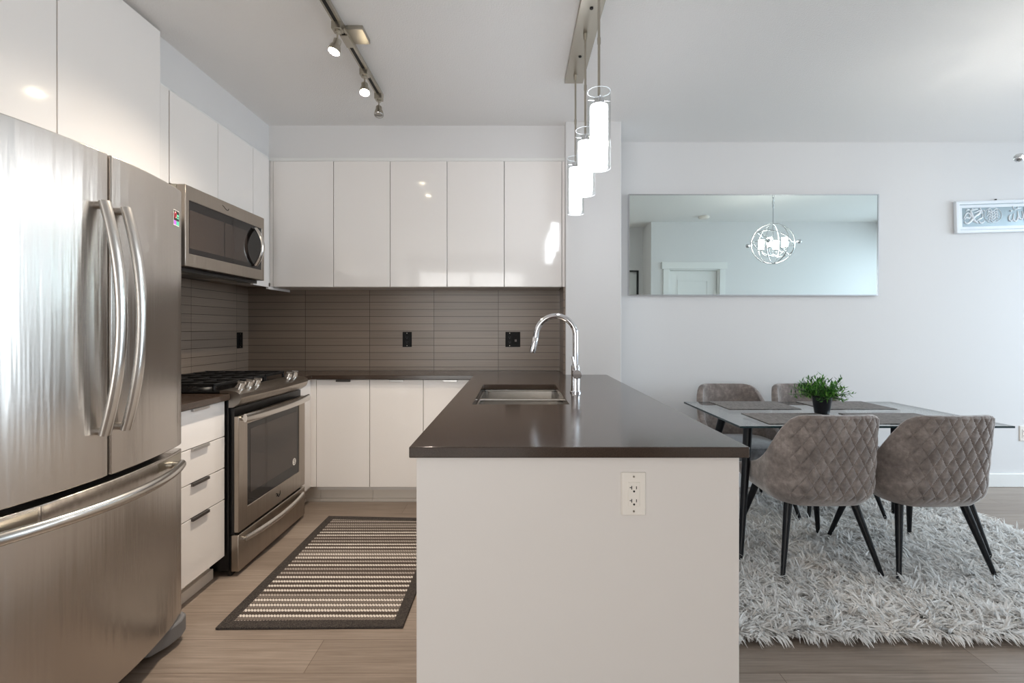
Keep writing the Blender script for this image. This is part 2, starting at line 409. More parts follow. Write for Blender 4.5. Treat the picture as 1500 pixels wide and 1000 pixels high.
# baseboards
bm = BM(); box(bm, PX1, XR, YD - 0.014, YD, 0, 0.105)
struct('baseboard_far', bm, 'trim', bevel=0.004)
bm = BM(); box(bm, PX1, PX1 + 0.014, PY, YD - 0.014, 0, 0.105); box(bm, 0.66, PX1 + 0.014, PY - 0.014, PY, 0, 0.105)
struct('baseboard_pillar', bm, 'trim', bevel=0.004)
struct('baseboard_right', BM(box, XR - 0.014, XR, YN, YD - 0.014, 0, 0.105), 'trim', bevel=0.004)
# windows
def window(n, axis, c, a0, a1, z0, z1, mull):
    bm = BM(); f = 0.05
    def bx(p0, p1, q0, q1, d0=-0.03, d1=0.03):
        if axis == 'x': box(bm, c + d0, c + d1, p0, p1, q0, q1)
        else: box(bm, p0, p1, c + d0, c + d1, q0, q1)
    bx(a0, a0 + f, z0, z1); bx(a1 - f, a1, z0, z1); bx(a0 + f, a1 - f, z0, z0 + f); bx(a0 + f, a1 - f, z1 - f, z1)
    for k in range(1, mull): 
        p = a0 + (a1 - a0) * k / mull; bx(p - f / 2, p + f / 2, z0 + f, z1 - f)
    o = struct('window_%d' % n, bm, 'trim'); bm = BM()
    for k in range(mull):
        p0 = a0 + (a1 - a0) * k / mull + (f if k == 0 else f / 2); p1 = a0 + (a1 - a0) * (k + 1) / mull - (f if k == mull - 1 else f / 2)
        bx(p0, p1, z0 + f, z1 - f, -0.003, 0.003)
    obj('pane', bm, 'pane', o)
window(1, 'x', XR + 0.05, 0.80, 3.55, 0.06, 2.45, 4)
window(2, 'y', YH - 0.05, -1.95, 0.20, 0.02, 2.40, 2)  # unseen window, added to let in the fill light from behind
# soffits over the kitchen cabinets, with their little trim lines
SX, SY = -1.775, 3.44
bm = BM(); cells(bm, [XL, SX, PX0], [-0.4, SY, YB], lambda x, y: x < SX or y > SY, 2.465, HC); struct('soffit', bm, 'wall')
bm = BM(); cells(bm, [SX - 0.01, SX + 0.010, PX0], [2.345, SY - 0.012, SY + 0.01], lambda x, y: x < SX + 0.010 or y > SY - 0.012, 2.440, 2.466); struct('trim_3', bm, 'trim', bevel=0.003)
# tiled backsplash
struct('backsplash_back', BM(box, XL + 0.008, PX0, YB - 0.008, YB, CT + 0.001, 1.60), 'tile_back')
struct('backsplash_left', BM(box, XL, XL + 0.008, 1.95, YB, CT + 0.001, 1.62), 'tile_left')
bm = BM(); box(bm, PX0 - 0.012, PX0, PY + 0.03, YB - 0.008, CT + 0.001, 1.537); struct('backsplash_return', bm, 'tile_left')

# ------------------------------------------------------------------ counters
bm = BM(); cells(bm, [XL + 0.001, -1.42, -0.292, -0.185, 0.230, PX0 - 0.001, 0.643], [1.31, 2.05, 2.79, 3.16, 3.33, PY - 0.001, YB - 0.001],
      lambda x, y: (y > 3.33 and x < PX0) or (x < -1.42 and y > 3.16) or (x > -0.292 and y < PY and not (-0.185 < x < 0.230 and 2.05 < y < 2.79)), CB, CT)
tag(obj('countertop', bm, 'quartz', bevel=0.0025), 'dark brown quartz worktop running along the back wall and over the island', 'countertop')
tag(obj('countertop', BM(box, XL + 0.001, -1.42, 1.94, 2.380, CB, CT), 'quartz', bevel=0.0025), 'small dark quartz worktop between fridge and range', 'countertop')

# ------------------------------------------------------------------ cabinets
def tab_handle(parent, x0, x1, y0, y1, z, mat='tabsteel'):
    """thin tab pull hooked over a front's top edge; the front faces +X if x1-x0 is small, else -Y"""
    bm = BM(); box(bm, x0, x1, y0, y1, z - 0.011, z + 0.0025)
    return obj('handle', bm, mat, parent, bevel=0.0012)
# base cabinets on the back wall
base_x = [-1.400, -1.025, -0.648, -0.275]
labs = ['white base cabinet nearest the range, under the back worktop', 'white base cabinet in the middle of the back run, under the outlet', 'white base cabinet half hidden behind the island corner']
for i in range(3):
    x0, x1 = base_x[i], base_x[i + 1]
    c = thing('base_cabinet', labs[i], 'cabinet', ((x0 + x1) / 2, 3.55, 0), 'base cabinets along the back wall')
    obj('body', BM(box, x0 + 0.0005, x1 - 0.0005, 3.382, YB - 0.012, 0.10, CB - 0.001), 'carcass', c)
    d = obj('door', BM(box, x0 + 0.002, x1 - 0.002, 3.36, 3.380, 0.126, CB - 0.006), 'gloss', c, bevel=0.0015)
    xm = x0 + (0.19 if i < 2 else 0.19)
    tab_handle(d, xm - 0.05, xm + 0.05, 3.349, 3.382, CB - 0.008, 'tab' if i == 0 else 'tabsteel')
    bm = BM(); box(bm, x0 + 0.0005, x1 - 0.0005, 3.44, 3.455, 0, 0.10)
    box(bm, x0 + 0.0005, x1 - 0.0005, 3.425, 3.44, 0, 0.022)
    obj('toe_kick', bm, 'kick', c)
# corner cabinet beside the range
c = thing('corner_cabinet', 'narrow white corner filler cabinet right of the range', 'cabinet', (-1.5, 3.5, 0))
obj('body', BM(box, XL + 0.012, -1.462, 3.165, YB - 0.012, 0.10, CB - 0.001), 'carcass', c)
bm = BM(); box(bm, -1.445, -1.402, 3.362, 3.378, 0.126, CB - 0.002); box(bm, -1.460, -1.440, 3.156, 3.3615, 0.126, CB - 0.002)
obj('filler_strip', bm, 'gloss', c, bevel=0.0015)
bm = BM(); box(bm, -1.52, -1.4015, 3.44, 3.455, 0, 0.10); box(bm, -1.53, -1.515, 3.17, 3.44, 0, 0.10); box(bm, -1.515, -1.4015, 3.425, 3.44, 0, 0.022); box(bm, -1.515, -1.50, 3.17, 3.425, 0, 0.022)
obj('toe_kick', bm, 'kick', c)
# drawer cabinet between fridge and range
c = thing('drawer_cabinet', 'white four drawer base cabinet between fridge and range', 'cabinet', (-1.75, 2.15, 0))
obj('body', BM(box, XL + 0.012, -1.467, 1.95, 2.372, 0.10, CB - 0.001), 'carcass', c)
for z0, z1 in ((0.706, 0.879), (0.550, 0.702), (0.394, 0.546), (0.110, 0.390)):
    d = obj('drawer', BM(box, -1.466, -1.446, 1.952, 2.376, z0, z1), 'gloss', c, bevel=0.0015)
    tab_handle(d, -1.468, -1.434, 2.13, 2.245, z1, 'tabsteel' if z0 > 0.5 else 'tab')
bm = BM(); box(bm, -1.53, -1.515, 1.95, 2.37, 0, 0.10); box(bm, -1.515, -1.498, 1.95, 2.37, 0, 0.05)
obj('toe_kick', bm, 'kick', c, bevel=0.002)
# island
isl = thing('kitchen_island', 'white kitchen island with plain end panel under the dark worktop', 'island', (0.17, 2.3, 0))
IX0, IX1 = -0.2755, 0.623
obj('end_panel', BM(box, IX0, IX1, 1.33, 1.352, 0.0, CB - 0.001), 'panel', isl, bevel=0.0015)
bm = BM(); box(bm, IX1 - 0.02, IX1 - 0.001, 1.353, PY - 0.015, 0.0, CB - 0.001); obj('back_panel', bm, 'panel', isl)
bm = BM(); box(bm, -0.23, IX1 - 0.022, 1.353, PY - 0.015, 0.10, 0.118); box(bm, -0.21, -0.195, 1.353, 3.30, 0.0, 0.0995)
box(bm, -0.2505, -0.235, 1.353, 1.38, 0.12, CB - 0.001); box(bm, -0.2505, -0.235, 3.26, 3.348, 0.12, CB - 0.001)
obj('body', bm, 'carcass', isl)
for k in range(4):
    y0 = 1.385 + k * 0.468; 
    d = obj('door', BM(box, -0.272, -0.253, y0, y0 + 0.464, 0.126, CB - 0.006), 'gloss', isl, bevel=0.0015)
    tab_handle(d, -0.283, -0.252, y0 + 0.18, y0 + 0.28, CB - 0.006)
# upper cabinets, back wall
ux = [(-1.735, -1.302), (-1.302, -0.897), (-0.897, -0.489), (-0.489, -0.080), (-0.080, 0.333)]
places = ['first from the left corner', 'second from the left corner', 'middle one, over the single outlet', 'fourth from the left corner', 'last one, beside the pillar']
for i, (x0, x1) in enumerate(ux):
    c = thing('wall_cabinet', 'glossy white wall cabinet on the back wall, ' + places[i], 'cabinet', ((x0 + x1) / 2, 3.56, 1.537), 'wall cabinets on the back wall')
    obj('body', BM(box, x0 + 0.0005, x1 - 0.0005, UF + 0.022, YB - 0.009, 1.537, 2.438), 'carcass', c)
    obj('door', BM(box, x0 + 0.002, x1 - 0.002, UF, UF + 0.02, 1.539, 2.436), 'gloss', c, bevel=0.0015)
    if i == 4: obj('filler_strip', BM(box, 0.3345, PX0 - 0.001, UF + 0.001, UF + 0.02, 1.539, 2.436), 'gloss', c)
# left wall uppers: two doors over the microwave and corner filler
UX = -1.735
c = thing('wall_cabinet', 'glossy white two door cabinet above the microwave', 'cabinet', (-1.9, 2.78, 1.97))
obj('body', BM(box, XL + 0.001, UX - 0.022, 2.398, 3.160, 1.972, 2.438), 'carcass', c)
for y0, y1 in ((2.400, 2.786), (2.790, 3.160)):
    obj('door', BM(box, UX - 0.02, UX, y0, y1, 1.972, 2.436), 'gloss', c, bevel=0.0015)
c = thing('wall_cabinet', 'narrow glossy white corner wall cabinet right of the microwave', 'cabinet', (-1.9, 3.3, 1.537))
obj('body', BM(box, XL + 0.009, UX - 0.022, 3.166, YB - 0.009, 1.565, 2.438), 'carcass', c)
obj('door', BM(box, UX - 0.02, UX, 3.164, 3.362, 1.53, 2.436), 'gloss', c, bevel=0.0015)
obj('filler_strip', BM(box, UX - 0.021, UX - 0.0005, UF, UF + 0.02, 1.539, 2.436), 'gloss', c)
obj('light_rail', BM(box, UX - 0.02, UX - 0.005, 3.364, 3.69, 1.518, 1.5365), 'gloss', c)
# tall uppers above the fridge
c = thing('wall_cabinet', 'tall glossy white two door cabinet above the fridge', 'cabinet', (-1.9, 1.7, 1.82))
FX = -1.722
obj('body', BM(box, SX + 0.001, FX - 0.021, 1.20, 2.335, 1.815, 2.683), 'carcass', c)
obj('body_lower', BM(box, XL + 0.001, SX - 0.001, 1.20, 2.335, 1.815, 2.463), 'carcass', c)
for y0, y1 in ((1.225, 1.794), (1.799, 2.318)):
    obj('door', BM(box, FX - 0.02, FX, y0, y1, 1.800, 2.680), 'gloss', c, bevel=0.002)
obj('filler_strip', BM(box, UX - 0.018, UX - 0.002, 2.337, 2.394, 1.80, 2.436), 'gloss', c)

# ------------------------------------------------------------------ refrigerator
f = thing('refrigerator', 'stainless steel french door refrigerator with bottom freezer drawer', 'refrigerator', (-1.7, 1.505, 0))
FY0, FY1, FC = 1.090, 1.920, 1.505
def fx(y): return -1.338 + 0.062 * (1 - ((y - FC) / 0.415) ** 2)
def bulged(bm, y0, y1, z0, z1, xb, r=0.008, n=16):
    ys = [y0 + (y1 - y0) * k / n for k in range(n + 1)]
    poly = [(xb, y0)] + [(fx(y0) - r, y0), (fx(y0) - r * 0.3, y0 + r * 0.3)] + [(fx(y), y) for y in ys[1:-1]] + [(fx(y1) - r * 0.3, y1 - r * 0.3), (fx(y1) - r, y1), (xb, y1)]
    prism(bm, poly, 'z', z0, z1)
obj('body', BM(box, XL + 0.03, -1.425, FY0 + 0.005, FY1 - 0.005, 0.045, 1.765), 'rubber', f, bevel=0.004)
def bow(p0, p1, out, n=20, end=0.02):
    p0, p1, out = Vector(p0), Vector(p1), Vector(out)
    return [p0.lerp(p1, k / n) + out * (1 - (2 * k / n - 1) ** 2) for k in range(n + 1)]
for (y0, y1, hy) in ((FY0, FC - 0.004, FC - 0.043), (FC + 0.004, FY1, FC + 0.037)):
    d = obj('door', BM(bulged, y0, y1, 0.778, 1.788, -1.418), 'steel', f, bevel=0.003, smooth=True)
    bm = BM(); xf = fx(hy)
    pts = bow((xf + 0.020, hy, 0.915), (xf + 0.020, hy, 1.628), (0.052, 0, 0), 26)
    tube(bm, pts, 0.0125, 16, flat=1.55, up=(0, 1, 0))
    for z in (0.926, 1.617): tube(bm, [(xf - 0.001, hy, z), (xf + 0.022, hy, z)], 0.012, 14)
    obj('handle', bm, 'handle', d, smooth=True)
d = obj('freezer_drawer', BM(bulged, FY0, FY1, 0.100, 0.760, -1.418), 'steel', f, bevel=0.003, smooth=True)
bm = BM(); pts = bow((fx(1.165) + 0.03, 1.165, 0.717), (fx(1.845) + 0.03, 1.845, 0.717), (0.085, 0, 0), 30)
tube(bm, pts, 0.0145, 16, flat=1.2, up=(0, 0, 1))
for y in (1.175, 1.835): tube(bm, [(fx(y) - 0.001, y, 0.717), (fx(y) + 0.038, y, 0.717)], 0.013, 14)
obj('handle', bm, 'handle', d, smooth=True)
bm = BM()
def strip(bm, y0, y1, z0, z1, t=0.0022, n=10):
    ys = [y0 + (y1 - y0) * k / n for k in range(n + 1)]
    prism(bm, [(fx(y) - 0.002, y) for y in ys] + [(fx(y) + t, y) for y in reversed(ys)], 'z', z0, z1)
strip(bm, 1.30, 1.725, 0.700, 0.757); obj('raised_band', bm, 'steel', d, smooth=True)
for a, b in ((1.12, 1.292), (1.733, 1.895)):
    bm = BM(); strip(bm, a, b, 0.716, 0.750, 0.0012); obj('grip_insert', bm, 'nickel', d, smooth=True)
bm = BM(); box(bm, -1.90, -1.440, FY0 + 0.02, FY1 - 0.02, 0.0, 0.044); box(bm, -1.438, -1.39, FY0 + 0.03, FY1 - 0.06, 0.025, 0.095); obj('base_grille', bm, 'black', f)
bm = BM(); poly = [(-1.44, 1.74), (-1.345, 1.755), (-1.318, 1.82), (-1.312, 1.88), (-1.325, 1.925), (-1.36, 1.945), (-1.44, 1.945)]
prism(bm, poly, 'z', 0.028, 0.096); obj('foot_cover', bm, 'rubber', f, bevel=0.008)
for y in (1.12, 1.89):
    bm = BM(); box(bm, -1.52, -1.425, y - 0.025, y + 0.025, 1.7655, 1.795); obj('hinge_cover', bm, 'black', f, bevel=0.006)
# energy sticker on the right door
st = f.children[2]
def door_pt(y, z, t): return (fx(y) + t, y, z)
def patch(bm, y0, y1, z0, z1, t):
    v = [bm.verts.new(door_pt(*q, t)) for q in ((y0, z0), (y1, z0), (y1, z1), (y0, z1))]; v2 = [bm.verts.new(door_pt(*q, t - 0.002)) for q in ((y0, z0), (y1, z0), (y1, z1), (y0, z1))]
    bm.faces.new(v); bm.faces.new(v2[::-1])
    for i in range(4): bm.faces.new((v[i], v2[i], v2[(i + 1) % 4], v[(i + 1) % 4]))
doorR = [o for o in f.children if o.name.startswith('door')][1]
bm = BM(); patch(bm, 1.838, 1.885, 1.640, 1.700, 0.0012); stk = obj('sticker', bm, 'sticker_white', doorR)
stk['label'] = 'small colourful sticker'
for (a, b, c_, d_, mm) in ((1.840, 1.883, 1.674, 1.698, 'sticker_black'), (1.840, 1.860, 1.643, 1.658, 'sticker_violet'), (1.861, 1.883, 1.643, 1.658, 'sticker_teal'), (1.840, 1.883, 1.659, 1.673, 'sticker_black'), (1.862, 1.880, 1.668, 1.672, 'sticker_teal'), (1.862, 1.880, 1.676, 1.684, 'sticker_teal')):
    bm = BM(); patch(bm, a, b, c_, d_, 0.0018 if 'black' in mm or d_ < 1.66 else 0.0024); obj('sticker_print', bm, mm, stk)
bm = BM(); ring = [door_pt(1.850 + 0.0065 * math.cos(2 * PI * k / 20), 1.679 + 0.011 * math.sin(2 * PI * k / 20), 0.0024) for k in range(20)]
tube(bm, ring, 0.0022, 6, closed=True); obj('sticker_print', bm, 'sticker_red', stk)

# ------------------------------------------------------------------ gas range
g = thing('gas_range', 'stainless steel slide-in gas range with black grates and oven', 'range', (-1.7, 2.765, 0))
RY0, RY1, RC = 2.387, 3.148, 2.7675
obj('body', BM(box, XL + 0.012, -1.432, RY0, RY1, 0.03, 0.905), 'black', g)
bm = BM(); box(bm, -1.432, -1.41, RY0 + 0.012, RY1 - 0.012, 0.205, 0.84); box(bm, -1.44, -1.425, RY0 + 0.006, RY1 - 0.006, 0.0, 0.2); obj('front_recess', bm, 'black', g)
bm = BM(); box(bm, XL + 0.012, -1.47, RY0 - 0.004, RY1 + 0.004, 0.9165, 0.928); obj('cooktop', bm, 'enamel', g, bevel=0.003)
# sloped control panel with rounded bullnose, bowed slightly
bm = BM(); n = 14
prof = [(-1.475, 0.917), (-1.475, 0.930), (-1.44, 0.931), (-1.395, 0.925), (-1.372, 0.912), (-1.366, 0.895), (-1.378, 0.866), (-1.408, 0.846), (-1.43, 0.845), (-1.43, 0.917)]
rings = []
for k in range(n + 1):
    y = RY0 - 0.004 + (RY1 - RY0 + 0.008) * k / n; b = 0.016 * (1 - (2 * k / n - 1) ** 2)
    rings.append([bm.verts.new((x + (b if x > -1.42 else 0), y, z)) for x, z in prof])
for a, b in zip(rings, rings[1:]):
    for i in range(len(prof)): bm.faces.new((a[i], a[(i + 1) % len(prof)], b[(i + 1) % len(prof)], b[i]))
bm.faces.new(rings[0][::-1]); bm.faces.new(rings[-1])
obj('control_panel', bm, 'steel_range', g, smooth=True)
for y in (2.470, 2.548, 2.626, 2.995, 3.073):
    bm = BM(); ax = Vector((0.34, 0, 0.94)).normalized(); c0 = Vector((-1.425, y, 0.931))
    tube(bm, [c0, c0 + ax * 0.010], [0.024, 0.022], 20); tube(bm, [c0 + ax * 0.010, c0 + ax * 0.03], [0.019, 0.016], 20)

    tube(bm, [c0 + ax * 0.028 + Vector((-0.018, 0, 0.006)), c0 + ax * 0.034 + Vector((0.018, 0, -0.004))], 0.008, 10)
    obj('knob', bm, 'handle', g, smooth=True)
for y0, y1 in ((RY0 + 0.015, 2.635), (2.642, 2.893), (2.900, RY1 - 0.015)):
    bm = BM(); x0, x1 = -2.03, -1.515; ym = (y0 + y1) / 2; t = 0.006; z0, z1 = 0.949, 0.963
    for yy in (y0 + t, ym, y1 - t): box(bm, x0, x1, yy - t, yy + t, z0, z1)
    for xx in (x0 + t, (x0 + x1) / 2, x1 - t, x0 + 0.13, x1 - 0.13): box(bm, xx - t, xx + t, y0, y1, z0 - 0.002, z1 - 0.002)
    for xx in (x0 + t, x1 - t):
        for yy in (y0 + t, y1 - t): box(bm, xx - t, xx + t, yy - t, yy + t, 0.928, z0)
    obj('grate', bm, 'blackmetal', g, bevel=0.002)
for x, y in ((-1.90, 2.52), (-1.64, 2.52), (-1.77, 2.767), (-1.90, 3.02), (-1.64, 3.02)):
    bm = BM(); lathe(bm, [(0.055, 0.928), (0.05, 0.934), (0.036, 0.935), (0.036, 0.943), (0.0, 0.944)], (x, y, 0), 'z', 24); obj('burner', bm, 'blackmetal', g, smooth=True)
# oven door
dz0, dz1 = 0.218, 0.80
bm = BM(); cells(bm, [RY0 + 0.004, RY0 + 0.085, RY1 - 0.085, RY1 - 0.004], [dz0, dz0 + 0.105, dz1 - 0.052, dz1], lambda a, b: not (RY0 + 0.085 < a < RY1 - 0.085 and dz0 + 0.105 < b < dz1 - 0.052), -1.409, -1.385)
for v in bm.verts: v.co = Vector((v.co.z, v.co.x, v.co.y))
od = obj('oven_door', bm, 'steel_range', g, bevel=0.003)
obj('window', BM(box, -1.409, -1.389, RY0 + 0.084, RY1 - 0.084, dz0 + 0.104, dz1 - 0.051), 'darkglass', od, bevel=0.002)
obj('window_screen', BM(box, -1.3889, -1.3880, RY0 + 0.115, RY1 - 0.115, dz0 + 0.165, dz1 - 0.085), 'ovenglass', od)
bm = BM(); pts = bow((-1.357, RY0 + 0.012, 0.790), (-1.357, RY1 - 0.012, 0.790), (0.030, 0, 0), 24)
tube(bm, pts, 0.012, 14, flat=1.8, up=(0, 0, 1))
for y in (RY0 + 0.03, RY1 - 0.03): tube(bm, [(-1.386, y, 0.785), (-1.352, y, 0.788)], 0.011, 12)
obj('handle', bm, 'handle', od, smooth=True)
bm = BM(); lathe(bm, [(0.0, 0.0), (0.022, 0.0), (0.022, 0.0012), (0, 0.0012)], (-1.388, RY1 - 0.150, 0.405), 'x', 24); rs = obj('sticker', bm, 'sticker_white', od); rs['label'] = 'round white sticker'
bm = BM(); sw = bez([(-1.3864, RY1 - 0.158 + dy, 0.405 + dz) for dy, dz in ((0.016, 0.010), (0.008, 0.013), (0.002, 0.006), (0.010, 0.0), (0.014, -0.007), (0.006, -0.012), (0.0, -0.008))], 6)
tube(bm, sw, 0.0014, 6); obj('sticker_print', bm, 'slot', rs)
bm = BM(); em = bez([(-1.3845, RC + 0.02 + dy, 0.272 + dz) for dy, dz in ((-0.026, 0.012), (-0.012, 0.010), (-0.004, -0.004), (0.008, -0.012), (0.022, -0.004), (0.026, 0.016))], 6)
tube(bm, em, [0.0012 + 0.0022 * math.sin(PI * k / (len(em) - 1)) for k in range(len(em))], 6)
em = bez([(-1.3845, RC + 0.02 + dy, 0.272 + dz) for dy, dz in ((-0.018, -0.006), (-0.004, 0.004), (0.012, -0.002), (0.014, -0.016))], 5); tube(bm, em, 0.0014, 6)
obj('emblem', bm, 'slot', od, smooth=True)
wd = obj('warming_drawer', BM(box, -1.424, -1.385, RY0 + 0.004, RY1 - 0.004, 0.022, 0.205), 'steel_range', g, bevel=0.004)
bm = BM(); pts = bow((-1.378, RY0 + 0.05, 0.168), (-1.378, RY1 - 0.05, 0.168), (0.026, 0, -0.004), 24); tube(bm, pts, 0.010, 12, flat=1.6, up=(0, 0, 1))
for y in (RY0 + 0.055, RY1 - 0.055): tube(bm, [(-1.386, y, 0.168), (-1.372, y, 0.168)], 0.012, 12)
obj('handle', bm, 'handle', wd, smooth=True)

# ------------------------------------------------------------------ microwave
m = thing('microwave', 'stainless over-the-range microwave with dark glass door', 'microwave', (-1.86, 2.78, 1.55))
MY0, MY1, MX = 2.402, 3.158, -1.66
obj('body', BM(box, XL + 0.009, MX - 0.045, MY0, MY1, 1.585, 1.969), 'nickel', m, bevel=0.003)
bm = BM(); cells(bm, [MY0, MY0 + 0.03, MY1 - 0.03, MY1], [1.555, 1.622, 1.893, 1.967], lambda a, b: not (MY0 + 0.03 < a < MY1 - 0.03 and 1.622 < b < 1.893), MX - 0.044, MX)
for v in bm.verts: v.co = Vector((v.co.z, v.co.x, v.co.y))
md = obj('door', bm, 'steel_range', m, bevel=0.003)
obj('window', BM(box, MX - 0.043, MX - 0.003, MY0 + 0.029, MY1 - 0.029, 1.621, 1.894), 'darkglass', md, bevel=0.002)
bm = BM(); box(bm, MX - 0.003, MX - 0.0022, MY0 + 0.035, MY0 + 0.325, 1.650, 1.845); box(bm, MX - 0.003, MX - 0.0022, MY0 + 0.332, MY0 + 0.56, 1.650, 1.845)
obj('window_screen', bm, 'ovenglass', md)
bm = BM(); hy = MY1 - 0.115
pts = bow((MX + 0.006, hy, 1.642), (MX + 0.006, hy, 1.876), (0.045, 0.0, 0), 22); tube(bm, pts, 0.0105, 14, flat=1.6, up=(0, 1, 0))
obj('handle', bm, 'handle', md, smooth=True)
bm = BM(); em = bez([(MX + 0.0004, RC - 0.03 + dy, 1.928 + dz) for dy, dz in ((-0.03, 0.010), (-0.014, 0.004), (0.0, -0.004), (0.02, -0.008), (0.03, 0.004))], 6); tube(bm, em, 0.0018, 6)
obj('emblem', bm, 'slot', md, smooth=True)
bm = BM(); prism(bm, [(XL + 0.009, 1.555), (MX - 0.046, 1.535), (MX - 0.046, 1.584), (XL + 0.009, 1.584)], 'y', MY0 + 0.004, MY1 - 0.004); obj('underside', bm, 'black', m)
for y in (2.55, 3.0):
    bm = BM(); prism(bm, [(-1.96, 1.5475), (-1.80, 1.5388), (-1.80, 1.5425), (-1.96, 1.5512)], 'y', y - 0.1, y + 0.1)
    obj('grease_filter', bm, 'nickel', m)

# ------------------------------------------------------------------ sink and faucet
s = thing('sink', 'double bowl stainless undermount sink in the island worktop', 'sink', (0.02, 2.42, 0.66))
def bowl(bm, x0, x1, y0, y1, z0, z1, t=0.003, r=0.03):
    def loop(o, z, rr):
        pts = []; a0, a1, b0, b1 = x0 + o, x1 - o, y0 + o, y1 - o
        for cx, cy, st in ((a1 - rr, b1 - rr, 0), (a0 + rr, b1 - rr, 1), (a0 + rr, b0 + rr, 2), (a1 - rr, b0 + rr, 3)):
            for k in range(5):
                a = PI / 2 * (st + k / 4); pts.append((cx + rr * math.cos(a), cy + rr * math.sin(a), z))
        return [bm.verts.new(p) for p in pts]
    L = [loop(0, z0 + 0.0, r), loop(0, z1, r), loop(t, z1, r - t), loop(t + 0.004, z0 + 0.03, r - t), loop(t + 0.03, z0 + t, 0.012)]
    for a, b in zip(L, L[1:]):
        for k in range(len(a)): bm.faces.new((a[k], a[(k + 1) % len(a)], b[(k + 1) % len(a)], b[k]))
    bm.faces.new(L[0][::-1]); bm.faces.new(L[-1])
for y0, y1 in ((2.045, 2.408), (2.432, 2.797)):
    bm = BM(); bowl(bm, -0.178, 0.236, y0, y1, 0.68, CB - 0.012); bo = obj('bowl', bm, 'sinksteel', s, smooth=True)
    bm = BM(); lathe(bm, [(0, 0.6845), (0.03, 0.6845), (0.045, 0.687), (0.045, 0.684)], (0.029, (y0 + y1) / 2, 0), 'z', 24); obj('drain', bm, 'chrome', bo, smooth=True)
bm = BM(); cells(bm, [-0.20, -0.176, 0.233, 0.255], [2.03, 2.048, 2.405, 2.435, 2.794, 2.81], lambda x, y: not (-0.176 < x < 0.233 and (2.048 < y < 2.405 or 2.435 < y < 2.794)), CB - 0.012, CB - 0.001)
obj('rim', bm, 'sinksteel', s, bevel=0.004)
fa = thing('faucet', 'tall chrome gooseneck kitchen faucet beside the sink', 'faucet', (0.305, 2.42, CT))
bm = BM(); fxx, fy = 0.305, 2.42
lathe(bm, [(0.0, 0.0), (0.029, 0.0), (0.029, 0.006), (0.024, 0.009), (0.0225, 0.02), (0.0225, 0.135), (0.018, 0.142), (0.0135, 0.146), (0, 0.146)], (fxx, fy, CT), 'z', 28)
obj('body', bm, 'chrome', fa, smooth=True)
bm = BM(); rr = 0.100; zc = CT + 0.288
pts = [(fxx, fy, CT + 0.14), (fxx, fy, CT + 0.22)] + [(fxx - rr + rr * math.cos(a), fy, zc + rr * math.sin(a)) for a in [PI * k / 22 for k in range(0, 22)]] + [(fxx - 2 * rr - 0.002, fy, zc - 0.01)]
tube(bm, pts, 0.0142, 18); obj('spout', bm, 'chrome', fa, smooth=True)
bm = BM(); a, b = Vector((fxx - 2 * rr - 0.002, fy, zc - 0.005)), Vector((fxx - 2 * rr - 0.020, fy, zc - 0.085))
tube(bm, [a, a.lerp(b, 0.08), a.lerp(b, 0.9), b], [0.0130, 0.0155, 0.0165, 0.0145], 18); obj('spray_head', bm, 'chrome', fa, smooth=True)
bm = BM(); tube(bm, [(fxx, fy - 0.015, CT + 0.098), (fxx, fy - 0.062, CT + 0.098), (fxx, fy - 0.066, CT + 0.098)], [0.0215, 0.0235, 0.021], 24)
tube(bm, [(fxx - 0.006, fy - 0.048, CT + 0.11), (fxx - 0.022, fy - 0.05, CT + 0.185)], [0.0065, 0.0055], 12); obj('lever', bm, 'chrome', fa, smooth=True)

# ------------------------------------------------------------------ outlets
def outlet(label, c, facing, w_, h_, mat, kind='single', rec='slot'):
    o = thing('power_outlet', label, 'outlet', c)
    def T(bm):   # built facing -Y at origin, then turned
        rot = Matrix.Rotation({'-y': 0, '+x': PI / 2}[facing], 4, 'Z')
        bmesh.ops.transform(bm, matrix=Matrix.Translation(Vector(c)) @ rot, verts=bm.verts); return bm
    bm = BM(); prism(bm, [(-w_ / 2, 0), (-w_ / 2 + 0.004, -0.006), (w_ / 2 - 0.004, -0.006), (w_ / 2, 0)], 'z', -h_ / 2, h_ / 2)
    obj('cover_plate', T(bm), mat, o, bevel=0.0015)
    xs = [0] if kind == 'single' else [-0.024]
    for x in xs:
        bm = BM(); box(bm, x - 0.0165, x + 0.0165, -0.0085, -0.005, -0.033, 0.033); obj('socket', T(bm), mat, o, bevel=0.001)
        bm = BM()
        for z in (0.014, -0.022):
            box(bm, x - 0.0075, x - 0.0055, -0.0092, -0.008, z - 0.001, z + 0.009); box(bm, x + 0.0055, x + 0.0075, -0.0092, -0.008, z + 0.0, z + 0.008)
            if mat == 'white_plastic': box(bm, x - 0.012, x - 0.0075, -0.0092, -0.008, z + 0.0035, z + 0.0055)
            tube(bm, [(x, -0.0092, z - 0.006), (x, -0.008, z - 0.006)], 0.0028, 12)
        obj('slots', T(bm), rec, o)
        for z in (-0.048, 0.048):
            bm = BM(); tube(bm, [(x, -0.0068, z), (x, -0.005, z)], 0.003, 10); obj('screw', T(bm), 'nickel', o)
    if kind == 'double':
        bm = BM(); box(bm, 0.012, 0.030, -0.0085, -0.005, -0.03, 0.03); obj('socket', T(bm), mat, o, bevel=0.001)
        bm = BM(); box(bm, 0.014, 0.030, -0.0095, -0.008, -0.018, 0.0); obj('jack', T(bm), 'mat', o)
    return o
M['blackplate'] = P('black_plate', (9, 8, 8), 0.5, spec=0.2); M['blackslot'] = P('black_slot', (50, 48, 50), 0.3)
outlet('white outlet on the end panel of the island', (0.328, 1.3295, 0.782), '-y', 0.071, 0.118, 'white_plastic')
